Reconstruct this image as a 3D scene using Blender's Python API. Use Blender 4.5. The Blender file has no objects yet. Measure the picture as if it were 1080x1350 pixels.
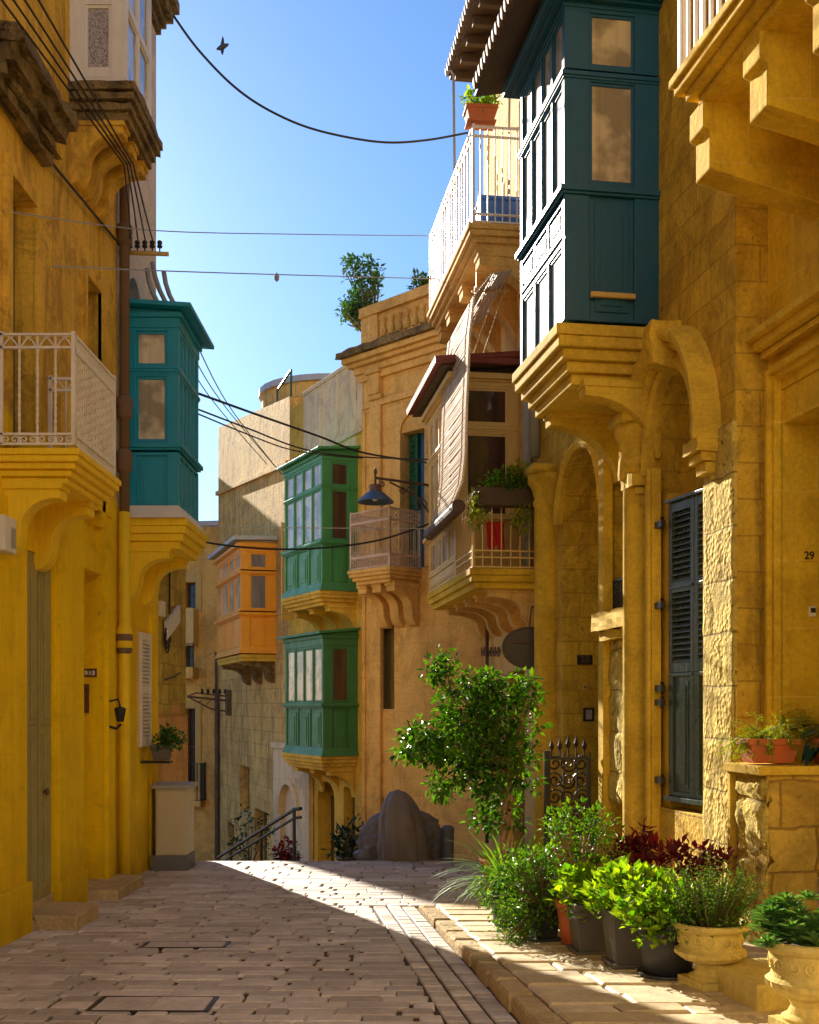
import bpy, bmesh, math, random
from mathutils import Vector, Matrix
R = math.radians
rnd = random.Random(11)
scene = bpy.context.scene
COL = scene.collection

# ------------------------------------------------------------------ camera
FPX = 1500.0            # focal length in photo pixels (1080 x 1350)
CX, HY, EYE = 540.0, 930.0, 1.6
cam = bpy.data.cameras.new('camera')
cam.sensor_fit = 'VERTICAL'; cam.sensor_height = 36.0; cam.lens = 36.0 * FPX / 1350.0
cam.shift_y = (HY - 675.0) / 1350.0
cam.clip_start = 0.1; cam.clip_end = 2000
cam_o = bpy.data.objects.new('camera', cam); COL.objects.link(cam_o)
cam_o.location = (0, 0, EYE); cam_o.rotation_euler = (R(90), 0, 0)
scene.camera = cam_o

# ------------------------------------------------------------------ sky, sun, exposure
SUN_AZ, SUN_EL = R(-24.4), R(22.4)      # azimuth from +Y, negative = left of the street
sun_dir = Vector((math.sin(SUN_AZ) * math.cos(SUN_EL), math.cos(SUN_AZ) * math.cos(SUN_EL), math.sin(SUN_EL)))
w = bpy.data.worlds.new('World'); scene.world = w; w.use_nodes = True
wn = w.node_tree.nodes; wl = w.node_tree.links
sky = wn.new('ShaderNodeTexSky'); sky.sky_type = 'NISHITA'; sky.sun_disc = False
sky.sun_elevation = SUN_EL; sky.sun_rotation = SUN_AZ
sky.altitude = 0; sky.air_density = 1.3; sky.dust_density = 0.42; sky.ozone_density = 9.0
bg = wn['Background']; bg.inputs[1].default_value = 0.068
wl.new(sky.outputs[0], bg.inputs[0])
sl = bpy.data.lights.new('sun', 'SUN'); sl.energy = 5.0; sl.angle = R(0.5); sl.color = (1.0, 0.9, 0.74)
so = bpy.data.objects.new('sun', sl); COL.objects.link(so)
so.rotation_euler = (-sun_dir).to_track_quat('-Z', 'Y').to_euler(); so.location = (-8, 20, 20)
vs = scene.view_settings
vs.view_transform = 'Standard'; vs.look = 'None'; vs.gamma = 1.0; vs.exposure = 1.36
try:
    scene.cycles.max_bounces = 8; scene.cycles.diffuse_bounces = 5
except Exception:
    pass

# ------------------------------------------------------------------ helpers: materials
def mat(name):
    m = bpy.data.materials.new(name); m.use_nodes = True
    nt = m.node_tree
    return m, nt, nt.nodes['Principled BSDF']

def nd(nt, t, ins=None, **props):
    n = nt.nodes.new(t)
    for k, v in props.items(): setattr(n, k, v)
    for k, v in (ins or {}).items():
        if isinstance(v, bpy.types.NodeSocket): nt.links.new(v, n.inputs[k])
        else: n.inputs[k].default_value = v
    return n

def ramp(nt, fac, stops):
    n = nt.nodes.new('ShaderNodeValToRGB'); nt.links.new(fac, n.inputs[0])
    e = n.color_ramp.elements
    while len(e) < len(stops): e.new(0.5)
    for i, (p, c) in enumerate(stops):
        e[i].position = p; e[i].color = c if len(c) == 4 else (*c, 1)
    return n.outputs[0]

def mix(nt, f, a, b, mode='MIX'):
    n = nt.nodes.new('ShaderNodeMix'); n.data_type = 'RGBA'; n.blend_type = mode
    for s, v in ((n.inputs[0], f), (n.inputs[6], a), (n.inputs[7], b)):
        if isinstance(v, bpy.types.NodeSocket): nt.links.new(v, s)
        else: s.default_value = v if not isinstance(v, tuple) else ((*v, 1) if len(v) == 3 else v)
    return n.outputs[2]

def mth(nt, op, a, b=0.0, c=0.0):
    n = nt.nodes.new('ShaderNodeMath'); n.operation = op
    for i, v in enumerate((a, b, c)):
        if isinstance(v, bpy.types.NodeSocket): nt.links.new(v, n.inputs[i])
        else: n.inputs[i].default_value = v
    return n.outputs[0]

def noise(nt, vec, scale, detail=4, rough=0.55, dist=0.0):
    n = nd(nt, 'ShaderNodeTexNoise', {'Vector': vec, 'Scale': scale, 'Detail': detail, 'Roughness': rough, 'Distortion': dist})
    return n.outputs[0]

def scaled(nt, vec, s):
    n = nd(nt, 'ShaderNodeMapping', {'Vector': vec}); n.inputs['Scale'].default_value = s
    return n.outputs[0]

def stone(name, c1, c2, joint, bw=0.55, bh=0.27, mortar=0.006, bump=0.5, streak=0.5, pits=0.5, dirt=(0.10, 0.07, 0.035), paint=None, blocks=1.0, wob=0.012):
    """limestone masonry in metres of UV: courses, weathering streaks, pits; optional paint below a wavering height"""
    m, nt, bs = mat(name)
    uv = nd(nt, 'ShaderNodeUVMap').outputs[0]
    geo = nd(nt, 'ShaderNodeNewGeometry')
    pos = geo.outputs['Position']
    nz = nd(nt, 'ShaderNodeTexNoise', {'Vector': pos, 'Scale': 3.0, 'Detail': 3})
    off = nd(nt, 'ShaderNodeVectorMath', {0: nz.outputs['Color'], 1: (0.5, 0.5, 0.5)}, operation='SUBTRACT')
    off2 = nd(nt, 'ShaderNodeVectorMath', {0: off.outputs[0]}, operation='SCALE'); off2.inputs[3].default_value = wob * 2.5
    uvd = nd(nt, 'ShaderNodeVectorMath', {0: uv, 1: off2.outputs[0]}, operation='ADD').outputs[0]
    br = nd(nt, 'ShaderNodeTexBrick', {'Vector': uvd, 'Scale': 1.0, 'Mortar Size': mortar, 'Mortar Smooth': 0.5, 'Bias': 0.0, 'Brick Width': bw, 'Row Height': bh,
            'Color1': (0, 0, 0, 1), 'Color2': (1, 1, 1, 1), 'Mortar': (0.5, 0.5, 0.5, 1)}, offset=0.5, squash=0.7, squash_frequency=3)
    big = noise(nt, pos, 0.55, 5, 0.6)
    med = noise(nt, pos, 2.6, 6, 0.65)
    fine = noise(nt, pos, 26.0, 5, 0.7)
    strk = noise(nt, scaled(nt, pos, (5.0, 5.0, 0.35)), 1.0, 6, 0.7)
    f = mth(nt, 'ADD', mth(nt, 'MULTIPLY', br.outputs['Color'], 0.45 * blocks), mth(nt, 'MULTIPLY', med, 0.75))
    base = mix(nt, f, c1, c2)
    base = mix(nt, mth(nt, 'MULTIPLY', br.outputs['Fac'], 0.75 * blocks), base, joint)
    vals = ramp(nt, big, [(0.28, (0.60, 0.56, 0.48)), (0.46, (0.96, 0.95, 0.93)), (0.72, (1.16, 1.15, 1.12))])
    base = mix(nt, 0.9, base, vals, 'MULTIPLY')
    ero = noise(nt, scaled(nt, pos, (1.0, 1.0, 0.8)), 2.1, 9, 0.72, 0.8)
    ef = ramp(nt, ero, [(0.49, (0, 0, 0)), (0.60, (1, 1, 1))])
    base = mix(nt, mth(nt, 'MULTIPLY', ef, min(0.65, 0.26 + streak * 0.5)), base, tuple(0.65 * a_ + 0.35 * b_ for a_, b_ in zip(dirt, c1)))
    hole = ramp(nt, noise(nt, pos, 15.0, 2, 0.5, 0.3), [(0.68, (0, 0, 0)), (0.74, (1, 1, 1))])
    base = mix(nt, mth(nt, 'MULTIPLY', hole, min(0.7, pits)), base, dirt)
    sf = ramp(nt, strk, [(0.50, (0, 0, 0)), (0.75, (1, 1, 1))])
    base = mix(nt, mth(nt, 'MULTIPLY', sf, streak), base, dirt)
    fv = ramp(nt, fine, [(0.3, (0.78, 0.76, 0.72)), (0.65, (1.08, 1.08, 1.08))])
    base = mix(nt, 0.8, base, fv, 'MULTIPLY')
    if paint:
        pc, ph, pd = paint
        sep = nd(nt, 'ShaderNodeSeparateXYZ', {0: pos})
        h = mth(nt, 'ADD', sep.outputs[2], mth(nt, 'MULTIPLY', mth(nt, 'SUBTRACT', noise(nt, pos, 1.3, 5), 0.5), 0.9))
        pf = nd(nt, 'ShaderNodeMapRange', {0: h, 1: ph + 0.07, 2: ph - 0.07, 3: 0.0, 4: 1.0}).outputs[0]
        chips = ramp(nt, noise(nt, pos, 7.0, 8, 0.75), [(0.61, (1, 1, 1)), (0.66, (0.35, 0.35, 0.35))])
        pf = mth(nt, 'MULTIPLY', pf, chips)
        pm = mix(nt, ramp(nt, strk, [(0.35, (0, 0, 0)), (0.8, (1, 1, 1))]), pc, pd)
        pm = mix(nt, 0.6, pm, vals, 'MULTIPLY')
        pm = mix(nt, mth(nt, 'MULTIPLY', br.outputs['Fac'], 0.12), pm, tuple(0.6 * x for x in pd))
        pm = mix(nt, mth(nt, 'MULTIPLY', ef, 0.25), pm, tuple(0.6 * x for x in pd))
        low = nd(nt, 'ShaderNodeMapRange', {0: mth(nt, 'ADD', sep.outputs[2], mth(nt, 'MULTIPLY', mth(nt, 'SUBTRACT', med, 0.5), 1.6)), 1: 0.45, 2: -0.55, 3: 0.0, 4: 0.55}).outputs[0]
        pm = mix(nt, low, pm, tuple(0.42 * x for x in pd))
        base = mix(nt, pf, base, pm)
    nt.links.new(base, bs.inputs['Base Color'])
    bs.inputs['Roughness'].default_value = 0.88
    bs.inputs['Specular IOR Level'].default_value = 0.25
    vor = nd(nt, 'ShaderNodeTexVoronoi', {'Vector': pos, 'Scale': 22.0, 'Randomness': 1.0})
    hgt = mth(nt, 'ADD', mth(nt, 'MULTIPLY', br.outputs['Fac'], -0.9 * blocks), mth(nt, 'MULTIPLY', med, 0.8))
    hgt = mth(nt, 'ADD', hgt, mth(nt, 'MULTIPLY', fine, 0.35))
    hgt = mth(nt, 'SUBTRACT', hgt, mth(nt, 'ADD', mth(nt, 'MULTIPLY', ef, 0.5), mth(nt, 'MULTIPLY', hole, 0.8)))
    hgt = mth(nt, 'ADD', hgt, mth(nt, 'MULTIPLY', vor.outputs[0], pits))
    hgt = mth(nt, 'ADD', hgt, mth(nt, 'MULTIPLY', br.outputs['Color'], 0.25 * blocks))
    bp = nd(nt, 'ShaderNodeBump', {'Height': hgt, 'Strength': bump, 'Distance': 0.03})
    nt.links.new(bp.outputs[0], bs.inputs['Normal'])
    return m

def paint(name, c, rough=0.45, wear=0.35, grain=True, metal=0.0, wearcol=None):
    m, nt, bs = mat(name)
    pos = nd(nt, 'ShaderNodeNewGeometry').outputs['Position']
    n1 = noise(nt, pos, 4.0, 6, 0.65)
    n2 = noise(nt, scaled(nt, pos, (30, 30, 2.2)), 1.0, 4, 0.6)
    wc = wearcol or tuple(0.55 * x + 0.02 for x in c)
    f = ramp(nt, n1, [(0.42, (0, 0, 0)), (0.75, (1, 1, 1))])
    col = mix(nt, mth(nt, 'MULTIPLY', f, wear), c, wc)
    col = mix(nt, 0.35 if grain else 0.0, col, ramp(nt, n2, [(0.3, (0.75, 0.75, 0.75)), (0.7, (1.1, 1.1, 1.1))]), 'MULTIPLY')
    nt.links.new(col, bs.inputs['Base Color'])
    rr = nd(nt, 'ShaderNodeMapRange', {0: n1, 1: 0.3, 2: 0.7, 3: rough - 0.08, 4: rough + 0.15})
    nt.links.new(rr.outputs[0], bs.inputs['Roughness']); bs.inputs['Metallic'].default_value = metal
    bp = nd(nt, 'ShaderNodeBump', {'Height': mth(nt, 'ADD', n2, n1), 'Strength': 0.18, 'Distance': 0.01})
    nt.links.new(bp.outputs[0], bs.inputs['Normal'])
    return m

def pane(name, c, c2=None, rough=0.06, scale=(6, 6, 0.6)):
    m, nt, bs = mat(name)
    pos = nd(nt, 'ShaderNodeNewGeometry').outputs['Position']
    n = noise(nt, scaled(nt, pos, scale), 1.0, 3, 0.5, 0.6)
    col = mix(nt, ramp(nt, n, [(0.35, (0, 0, 0)), (0.65, (1, 1, 1))]), c, c2 or tuple(0.6 * x for x in c))
    nt.links.new(col, bs.inputs['Base Color'])
    bs.inputs['Roughness'].default_value = rough; bs.inputs['IOR'].default_value = 1.55
    bp = nd(nt, 'ShaderNodeBump', {'Height': noise(nt, pos, 1.7, 2), 'Strength': 0.08, 'Distance': 0.1})
    nt.links.new(bp.outputs[0], bs.inputs['Normal'])
    return m

def curtain(name, c, c2):
    m, nt, bs = mat(name)
    pos = nd(nt, 'ShaderNodeNewGeometry').outputs['Position']
    n = noise(nt, scaled(nt, pos, (10, 10, 0.35)), 1.0, 2, 0.5, 0.5)
    n2 = noise(nt, pos, 2.3, 3, 0.6)
    col = mix(nt, ramp(nt, n, [(0.32, (0, 0, 0)), (0.68, (1, 1, 1))]), c, c2)
    col = mix(nt, ramp(nt, n2, [(0.45, (0, 0, 0)), (0.58, (0.8, 0.8, 0.8))]), col, tuple(0.4 * x for x in c2))
    nt.links.new(col, bs.inputs['Base Color']); bs.inputs['Roughness'].default_value = 0.7
    bs.inputs['Coat Weight'].default_value = 1.0; bs.inputs['Coat Roughness'].default_value = 0.03
    bp = nd(nt, 'ShaderNodeBump', {'Height': noise(nt, pos, 2.6, 2), 'Strength': 0.05, 'Distance': 0.1}); nt.links.new(bp.outputs[0], bs.inputs['Coat Normal'])
    bp = nd(nt, 'ShaderNodeBump', {'Height': n, 'Strength': 0.5, 'Distance': 0.03}); nt.links.new(bp.outputs[0], bs.inputs['Normal'])
    return m

def leafmat(name, c1, c2, trans=0.45, rough=0.35, tint=(1.5, 1.5, 0.35)):
    m, nt, bs = mat(name)
    geo = nd(nt, 'ShaderNodeNewGeometry')
    col = mix(nt, geo.outputs['Random Per Island'], c1, c2)
    nt.links.new(col, bs.inputs['Base Color']); bs.inputs['Roughness'].default_value = rough
    tr = nd(nt, 'ShaderNodeBsdfTranslucent', {'Color': mix(nt, 1.0, col, tint, 'MULTIPLY')})
    ms = nd(nt, 'ShaderNodeMixShader', {0: trans, 1: bs.outputs[0], 2: tr.outputs[0]})
    nt.links.new(ms.outputs[0], nt.nodes['Material Output'].inputs[0])
    return m

# ------------------------------------------------------------------ helpers: meshes
BASE = {}
I4 = Matrix.Identity(4)
class MB:
    def __init__(s): s.v = []; s.f = []
    def add(s, vs, fs, M=None):
        k = len(s.v)
        s.v += [tuple((M @ Vector(p)) if M is not None else Vector(p)) for p in vs]
        s.f += [tuple(k + i for i in f) for f in fs]
    def box(s, M, a0, a1, b0, b1, c0, c1):
        vs = [(a, b, c) for a in (a0, a1) for b in (b0, b1) for c in (c0, c1)]
        s.add(vs, [(0, 1, 3, 2), (4, 6, 7, 5), (0, 4, 5, 1), (2, 3, 7, 6), (0, 2, 6, 4), (1, 5, 7, 3)], M)
    def prism(s, M, poly, a0, a1):
        """polygon in (b, c), extruded along a"""
        n = len(poly)
        vs = [(a0, b, c) for b, c in poly] + [(a1, b, c) for b, c in poly]
        s.add(vs, [tuple(range(n))[::-1], tuple(range(n, 2 * n))] + [(i, (i + 1) % n, n + (i + 1) % n, n + i) for i in range(n)], M)
    def tube(s, pts, r, n=6, cap=True):
        pts = [Vector(p) for p in pts]; m = len(pts)
        rs = r if isinstance(r, (list, tuple)) else [r] * m
        k = len(s.v); t0 = None; nx = None
        for i, p in enumerate(pts):
            t = (pts[min(i + 1, m - 1)] - pts[max(i - 1, 0)])
            if t.length < 1e-9: t = Vector((0, 0, 1))
            t.normalize()
            if nx is None:
                nx = t.orthogonal().normalized()
            else:
                nx = nx - t * nx.dot(t)
                if nx.length < 1e-6: nx = t.orthogonal()
                nx.normalize()
            by = t.cross(nx)
            for j in range(n):
                a = 2 * math.pi * (j + 0.5) / n
                s.v.append(tuple(p + (nx * math.cos(a) + by * math.sin(a)) * rs[i]))
        for i in range(m - 1):
            for j in range(n):
                a = k + i * n + j; b = k + i * n + (j + 1) % n
                s.f.append((a, b, b + n, a + n))
        if cap:
            s.f.append(tuple(k + j for j in range(n))[::-1]); s.f.append(tuple(k + (m - 1) * n + j for j in range(n)))
    def lathe(s, M, prof, n=16, a0=0.0, a1=2 * math.pi, flute=0, fd=0.0):
        """profile of (radius, z)"""
        k = len(s.v); full = abs(a1 - a0 - 2 * math.pi) < 1e-6; cnt = n if full else n + 1
        for r, z in prof:
            for j in range(cnt):
                a = a0 + (a1 - a0) * j / n
                rr = r * (1 + fd * math.cos(flute * a)) if flute else r
                s.v.append(tuple(M @ Vector((rr * math.cos(a), rr * math.sin(a), z))))
        for i in range(len(prof) - 1):
            for j in range(n):
                j2 = (j + 1) % cnt
                s.f.append((k + i * cnt + j, k + i * cnt + j2, k + (i + 1) * cnt + j2, k + (i + 1) * cnt + j))
    def sweep(s, M, path, prof):
        """path: list of (a, c) with outward 2D normals implied; prof: list of (offset outward, b)"""
        m = len(path); k = len(s.v); q = len(prof)
        for i in range(m):
            ax, cz = path[i]
            tx = path[min(i + 1, m - 1)][0] - path[max(i - 1, 0)][0]; tz = path[min(i + 1, m - 1)][1] - path[max(i - 1, 0)][1]
            l = math.hypot(tx, tz) or 1; nxx, nzz = -tz / l, tx / l
            for o, b in prof: s.v.append(tuple(M @ Vector((ax + nxx * o, b, cz + nzz * o))))
        for i in range(m - 1):
            for j in range(q):
                j2 = (j + 1) % q
                s.f.append((k + i * q + j, k + i * q + j2, k + (i + 1) * q + j2, k + (i + 1) * q + j))
        s.f.append(tuple(k + j for j in range(q))); s.f.append(tuple(k + (m - 1) * q + j for j in range(q))[::-1])
    def leaf(s, p, d, up, L, W, fold=0.25):
        d = d.normalized(); side = d.cross(up)
        if side.length < 1e-5: side = d.orthogonal()
        side.normalize(); nn = side.cross(d)
        k = len(s.v)
        s.v += [tuple(p), tuple(p + d * L * .45 + side * W * .5 + nn * fold * W * .5), tuple(p + d * L - nn * 0.12 * L), tuple(p + d * L * .45 - side * W * .5 + nn * fold * W * .5)]
        s.f += [(k, k + 1, k + 2), (k, k + 2, k + 3)]
    def build(s, name, m, parent=None, loc=None, smooth=False, bevel=0.0, uv=True, norm=True, label=None, cat=None, group=None, kind=None, smooth_angle=None):
        b = Vector(loc) if loc is not None else (BASE[parent.name] if parent else Vector((0, 0, 0)))
        me = bpy.data.meshes.new(name)
        me.from_pydata([(x - b.x, y - b.y, z - b.z) for x, y, z in s.v], [], s.f)
        if norm:
            bm = bmesh.new(); bm.from_mesh(me); bmesh.ops.recalc_face_normals(bm, faces=bm.faces); bm.to_mesh(me); bm.free()
        if uv:
            l = me.uv_layers.new(name='UVMap'); data = [0.0] * (2 * len(me.loops))
            for p in me.polygons:
                n = p.normal
                if abs(n.z) > 0.75: ta = None
                else:
                    ta = Vector((-n.y, n.x, 0)); ta.normalize()
                    if ta.y < 0 or (abs(ta.y) < 1e-4 and ta.x < 0): ta = -ta
                for li in p.loop_indices:
                    co = me.vertices[me.loops[li].vertex_index].co + b
                    if ta is None: data[2 * li] = co.x; data[2 * li + 1] = co.y
                    else: data[2 * li] = co.dot(ta); data[2 * li + 1] = co.z
            l.data.foreach_set('uv', data)
        me.materials.append(m)
        if smooth: me.polygons.foreach_set('use_smooth', [True] * len(me.polygons))
        o = bpy.data.objects.new(name, me); COL.objects.link(o)
        if parent: o.parent = parent
        else: o.location = b
        BASE[o.name] = b
        if bevel:
            md = o.modifiers.new('bevel', 'BEVEL'); md.width = bevel; md.segments = 2; md.limit_method = 'ANGLE'; md.angle_limit = R(40)
            md.use_clamp_overlap = True
        if label: o['label'] = label
        if cat: o['category'] = cat
        if group: o['group'] = group
        if kind: o['kind'] = kind
        return o

def thing(name, label, cat, loc, group=None):
    o = bpy.data.objects.new(name, None); COL.objects.link(o); o.location = loc; o.empty_display_size = 0.2
    o['label'] = label; o['category'] = cat
    if group: o['group'] = group
    BASE[o.name] = Vector(loc)
    return o

class Facade:
    """vertical plane: u runs away from the camera along it, n points into the street"""
    def __init__(s, x, y, dx, dy, left=False):
        s.o = Vector((x, y, 0)); s.u = Vector((dx, dy, 0)).normalized()
        s.n = Vector((s.u.y, -s.u.x, 0)) if left else Vector((-s.u.y, s.u.x, 0))
        s.M = Matrix(((s.u.x, s.n.x, 0, x), (s.u.y, s.n.y, 0, y), (0, 0, 1, 0), (0, 0, 0, 1)))
    def P(s, u, n, z): return s.M @ Vector((u, n, z))
    def U(s, px, n=0.0):
        t = (px - CX) / FPX
        return (t * (s.o.y + n * s.n.y) - (s.o.x + n * s.n.x)) / (s.u.x - t * s.u.y)
    def Z(s, py, u, n=0.0): return EYE + (HY - py) / FPX * s.P(u, n, 0).y

def at(px, py, Y): return Vector(((px - CX) / FPX * Y, Y, EYE + (HY - py) / FPX * Y))
def gz(y):
    if y < 15.2: return -0.0333 * y
    if y < 16.4:
        t = (y - 15.2) / 1.2; return -0.0333 * 15.2 - 0.0333 * 1.2 * t - 0.13 * t * t
    return max(-0.0333 * 16.4 - 0.13 - 0.24 * (y - 16.4), -6.2)

def frame(o, a, b, c=Vector((0, 0, 1))):
    return Matrix(((a.x, b.x, c.x, o.x), (a.y, b.y, c.y, o.y), (a.z, b.z, c.z, o.z), (0, 0, 0, 1)))
# ------------------------------------------------------------------ materials
LIME = dict(joint=(0.30, 0.2, 0.07))
M_L1 = stone('ochre_render', (0.680, 0.385, 0.040), (0.920, 0.605, 0.090), (0.45, 0.24, 0.05), bw=0.7, bh=0.3, bump=0.35, streak=0.8, blocks=0.3, dirt=(0.20, 0.10, 0.03), paint=((0.92, 0.63, 0.004), 3.95, (0.78, 0.48, 0.004)), pits=0.3)
M_L2 = stone('pale_stone_yellow_base', (0.60, 0.50, 0.42), (0.72, 0.62, 0.53), (0.40, 0.32, 0.25), bw=0.6, bh=0.28, bump=0.3, streak=0.3, blocks=0.35, dirt=(0.3, 0.22, 0.16), paint=((0.92, 0.62, 0.006), 3.9, (0.76, 0.44, 0.01)), pits=0.2)
M_L3 = stone('rough_yellow_stone', (0.515, 0.349, 0.050), (0.721, 0.535, 0.100), (0.28, 0.17, 0.03), bw=0.5, bh=0.27, bump=0.9, streak=0.4, blocks=0.8, paint=((0.70, 0.38, 0.12), 1.5, (0.58, 0.29, 0.09)), pits=0.8, wob=0.03)
M_A = stone('golden_limestone', (0.556, 0.337, 0.028), (0.865, 0.594, 0.070), (0.32, 0.17, 0.02), bw=0.62, bh=0.3, mortar=0.008, blocks=0.65, bump=0.6, streak=0.45, dirt=(0.2, 0.105, 0.02), pits=0.45)
M_AR = stone('hewn_limestone', (0.639, 0.465, 0.090), (0.824, 0.640, 0.160), (0.22, 0.13, 0.03), bw=0.42, bh=0.44, mortar=0.010, bump=0.8, streak=0.1, pits=0.9, wob=0.025, blocks=0.85)
M_AS = stone('dressed_limestone', (0.639, 0.419, 0.038), (0.886, 0.617, 0.075), (0.40, 0.22, 0.03), bw=1.3, bh=0.42, bump=0.22, streak=0.25, blocks=0.25, dirt=(0.24, 0.13, 0.025), pits=0.2)
M_D = stone('smooth_limestone', (0.659, 0.413, 0.022), (0.886, 0.605, 0.045), (0.90, 0.60, 0.12), bw=1.5, bh=0.555, mortar=0.008, bump=0.22, streak=0.3, blocks=0.8, dirt=(0.32, 0.17, 0.02), pits=0.15)
M_B = stone('baroque_stone', (0.70, 0.42, 0.12), (0.92, 0.60, 0.22), (0.42, 0.25, 0.07), bw=0.5, bh=0.3, bump=0.35, streak=0.4, blocks=0.45, dirt=(0.30, 0.17, 0.06), pits=0.3)
M_G = stone('green_house_stone', (0.618, 0.395, 0.050), (0.824, 0.571, 0.100), (0.38, 0.22, 0.05), bw=0.6, bh=0.3, bump=0.4, streak=0.35, blocks=0.4, dirt=(0.26, 0.15, 0.05), pits=0.3)
M_GU = stone('grey_parapet_stone', (0.66, 0.55, 0.38), (0.74, 0.63, 0.46), (0.45, 0.36, 0.25), bw=0.9, bh=0.5, bump=0.2, streak=0.35, blocks=0.25, dirt=(0.2, 0.16, 0.12), pits=0.2)
M_Y = stone('weathered_stone', (0.68, 0.41, 0.10), (0.92, 0.62, 0.23), (0.34, 0.20, 0.07), bw=0.62, bh=0.33, mortar=0.010, bump=0.6, streak=0.85, blocks=0.7, dirt=(0.26, 0.17, 0.09), pits=0.5)
M_F = stone('far_stone', (0.783, 0.461, 0.120), (0.906, 0.593, 0.190), (0.4, 0.24, 0.09), bw=0.7, bh=0.35, bump=0.3, streak=0.3, blocks=0.5)
M_WP = stone('pale_plaster', (0.68, 0.54, 0.36), (0.76, 0.62, 0.43), (0.5, 0.4, 0.27), bw=0.8, bh=0.4, bump=0.2, streak=0.25, blocks=0.2)
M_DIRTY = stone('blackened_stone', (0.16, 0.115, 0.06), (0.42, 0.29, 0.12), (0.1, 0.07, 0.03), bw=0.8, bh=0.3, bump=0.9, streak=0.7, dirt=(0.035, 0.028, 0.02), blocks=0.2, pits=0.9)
M_KERB = stone('worn_kerb_stone', (0.52, 0.38, 0.20), (0.66, 0.52, 0.32), (0.3, 0.2, 0.1), bw=3, bh=2, bump=0.7, streak=0.1, blocks=0.0, pits=0.6)
M_YP = paint('yellow_paint', (0.92, 0.62, 0.005), 0.6, 0.3)
M_TEAL = paint('teal_paint', (0.0, 0.29, 0.47), 0.42, 0.35)
M_TEALD = paint('dark_teal_paint', (0.004, 0.085, 0.155), 0.38, 0.4)
M_GRN = paint('green_paint', (0.055, 0.27, 0.095), 0.42, 0.35)
M_GRN2 = paint('dull_green_paint', (0.045, 0.20, 0.075), 0.45, 0.4)
M_ORG = paint('orange_ochre_paint', (0.86, 0.36, 0.018), 0.42, 0.3)
M_CREAM = paint('cream_paint', (0.76, 0.52, 0.17), 0.45, 0.3)
M_OCHW = paint('ochre_woodwork', (0.62, 0.40, 0.10), 0.45, 0.35)
M_WHITE = paint('white_paint', (0.78, 0.72, 0.66), 0.45, 0.25)
M_WIRON = paint('white_ironwork', (0.80, 0.75, 0.72), 0.4, 0.3, wearcol=(0.4, 0.26, 0.14))
M_PIRON = paint('pinkish_ironwork', (0.62, 0.46, 0.36), 0.45, 0.4, wearcol=(0.25, 0.13, 0.07))
M_IRON = paint('black_iron', (0.012, 0.011, 0.012), 0.38, 0.5, wearcol=(0.05, 0.03, 0.02))
M_RUST = paint('rusty_iron', (0.13, 0.075, 0.045), 0.6, 0.6, wearcol=(0.05, 0.03, 0.02))
M_SHUT = paint('black_green_shutter', (0.07, 0.095, 0.088), 0.2, 0.4, wearcol=(0.03, 0.05, 0.045))
M_LOUV = paint('olive_louvre', (0.22, 0.19, 0.07), 0.5, 0.3)
M_GREYM = paint('grey_metal', (0.34, 0.33, 0.33), 0.5, 0.3, grain=False)
M_CAB = paint('cabinet_paint', (0.52, 0.45, 0.30), 0.5, 0.35, grain=False, wearcol=(0.40, 0.34, 0.22))
M_CABB = paint('cabinet_base_grey', (0.14, 0.14, 0.15), 0.6, 0.3, grain=False)
M_LEAD = paint('lead_roof', (0.42, 0.44, 0.50), 0.5, 0.3, grain=False)
M_TILE = paint('red_tile', (0.22, 0.045, 0.03), 0.6, 0.5, grain=False)
M_BTILE = paint('brown_tile', (0.17, 0.10, 0.06), 0.7, 0.5, grain=False)
M_SOFF = paint('brown_soffit_board', (0.10, 0.06, 0.035), 0.7, 0.5)
M_CABLE = paint('cable_rubber', (0.012, 0.012, 0.014), 0.5, 0.2, grain=False)
M_CABLEG = paint('pale_cable', (0.55, 0.55, 0.52), 0.5, 0.2, grain=False)
M_BROWN = paint('brown_wood', (0.12, 0.035, 0.02), 0.5, 0.4)
M_PLASTIC = paint('white_plastic', (0.72, 0.70, 0.66), 0.4, 0.2, grain=False)
M_TERRA = paint('terracotta', (0.55, 0.13, 0.04), 0.7, 0.4, grain=False, wearcol=(0.55, 0.25, 0.14))
M_POTG = paint('grey_plastic_pot', (0.105, 0.095, 0.095), 0.55, 0.5, grain=False, wearcol=(0.18, 0.15, 0.13))
M_POTB = paint('black_pot', (0.028, 0.028, 0.034), 0.5, 0.3, grain=False)
M_SOIL = paint('soil', (0.05, 0.03, 0.018), 0.95, 0.5, grain=False)
M_URN = stone('cast_stone_urn', (0.680, 0.524, 0.150), (0.783, 0.640, 0.220), (0.5, 0.3, 0.1), bw=4, bh=4, bump=0.35, streak=0.2, blocks=0.0, pits=0.3)
M_BLUE = paint('blue_plastic', (0.03, 0.13, 0.42), 0.45, 0.2, grain=False)
M_RED = paint('red_cloth', (0.55, 0.01, 0.015), 0.7, 0.3, grain=False)
M_TARP = paint('grey_tarpaulin', (0.22, 0.18, 0.155), 0.62, 0.45, grain=False, wearcol=(0.13, 0.11, 0.11))
M_DARKDOOR = paint('dark_door_paint', (0.085, 0.055, 0.02), 0.5, 0.4)
M_GDOOR = paint('deep_green_door', (0.008, 0.085, 0.04), 0.4, 0.4)
M_BDOOR = paint('blue_door', (0.03, 0.12, 0.30), 0.35, 0.3)
M_LAMP = paint('blue_grey_enamel', (0.05, 0.09, 0.16), 0.3, 0.3, grain=False)
M_SIGN = paint('dark_sign_back', (0.085, 0.07, 0.06), 0.55, 0.4, grain=False)
M_BARK = paint('pale_bark', (0.32, 0.20, 0.10), 0.85, 0.6)
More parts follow.
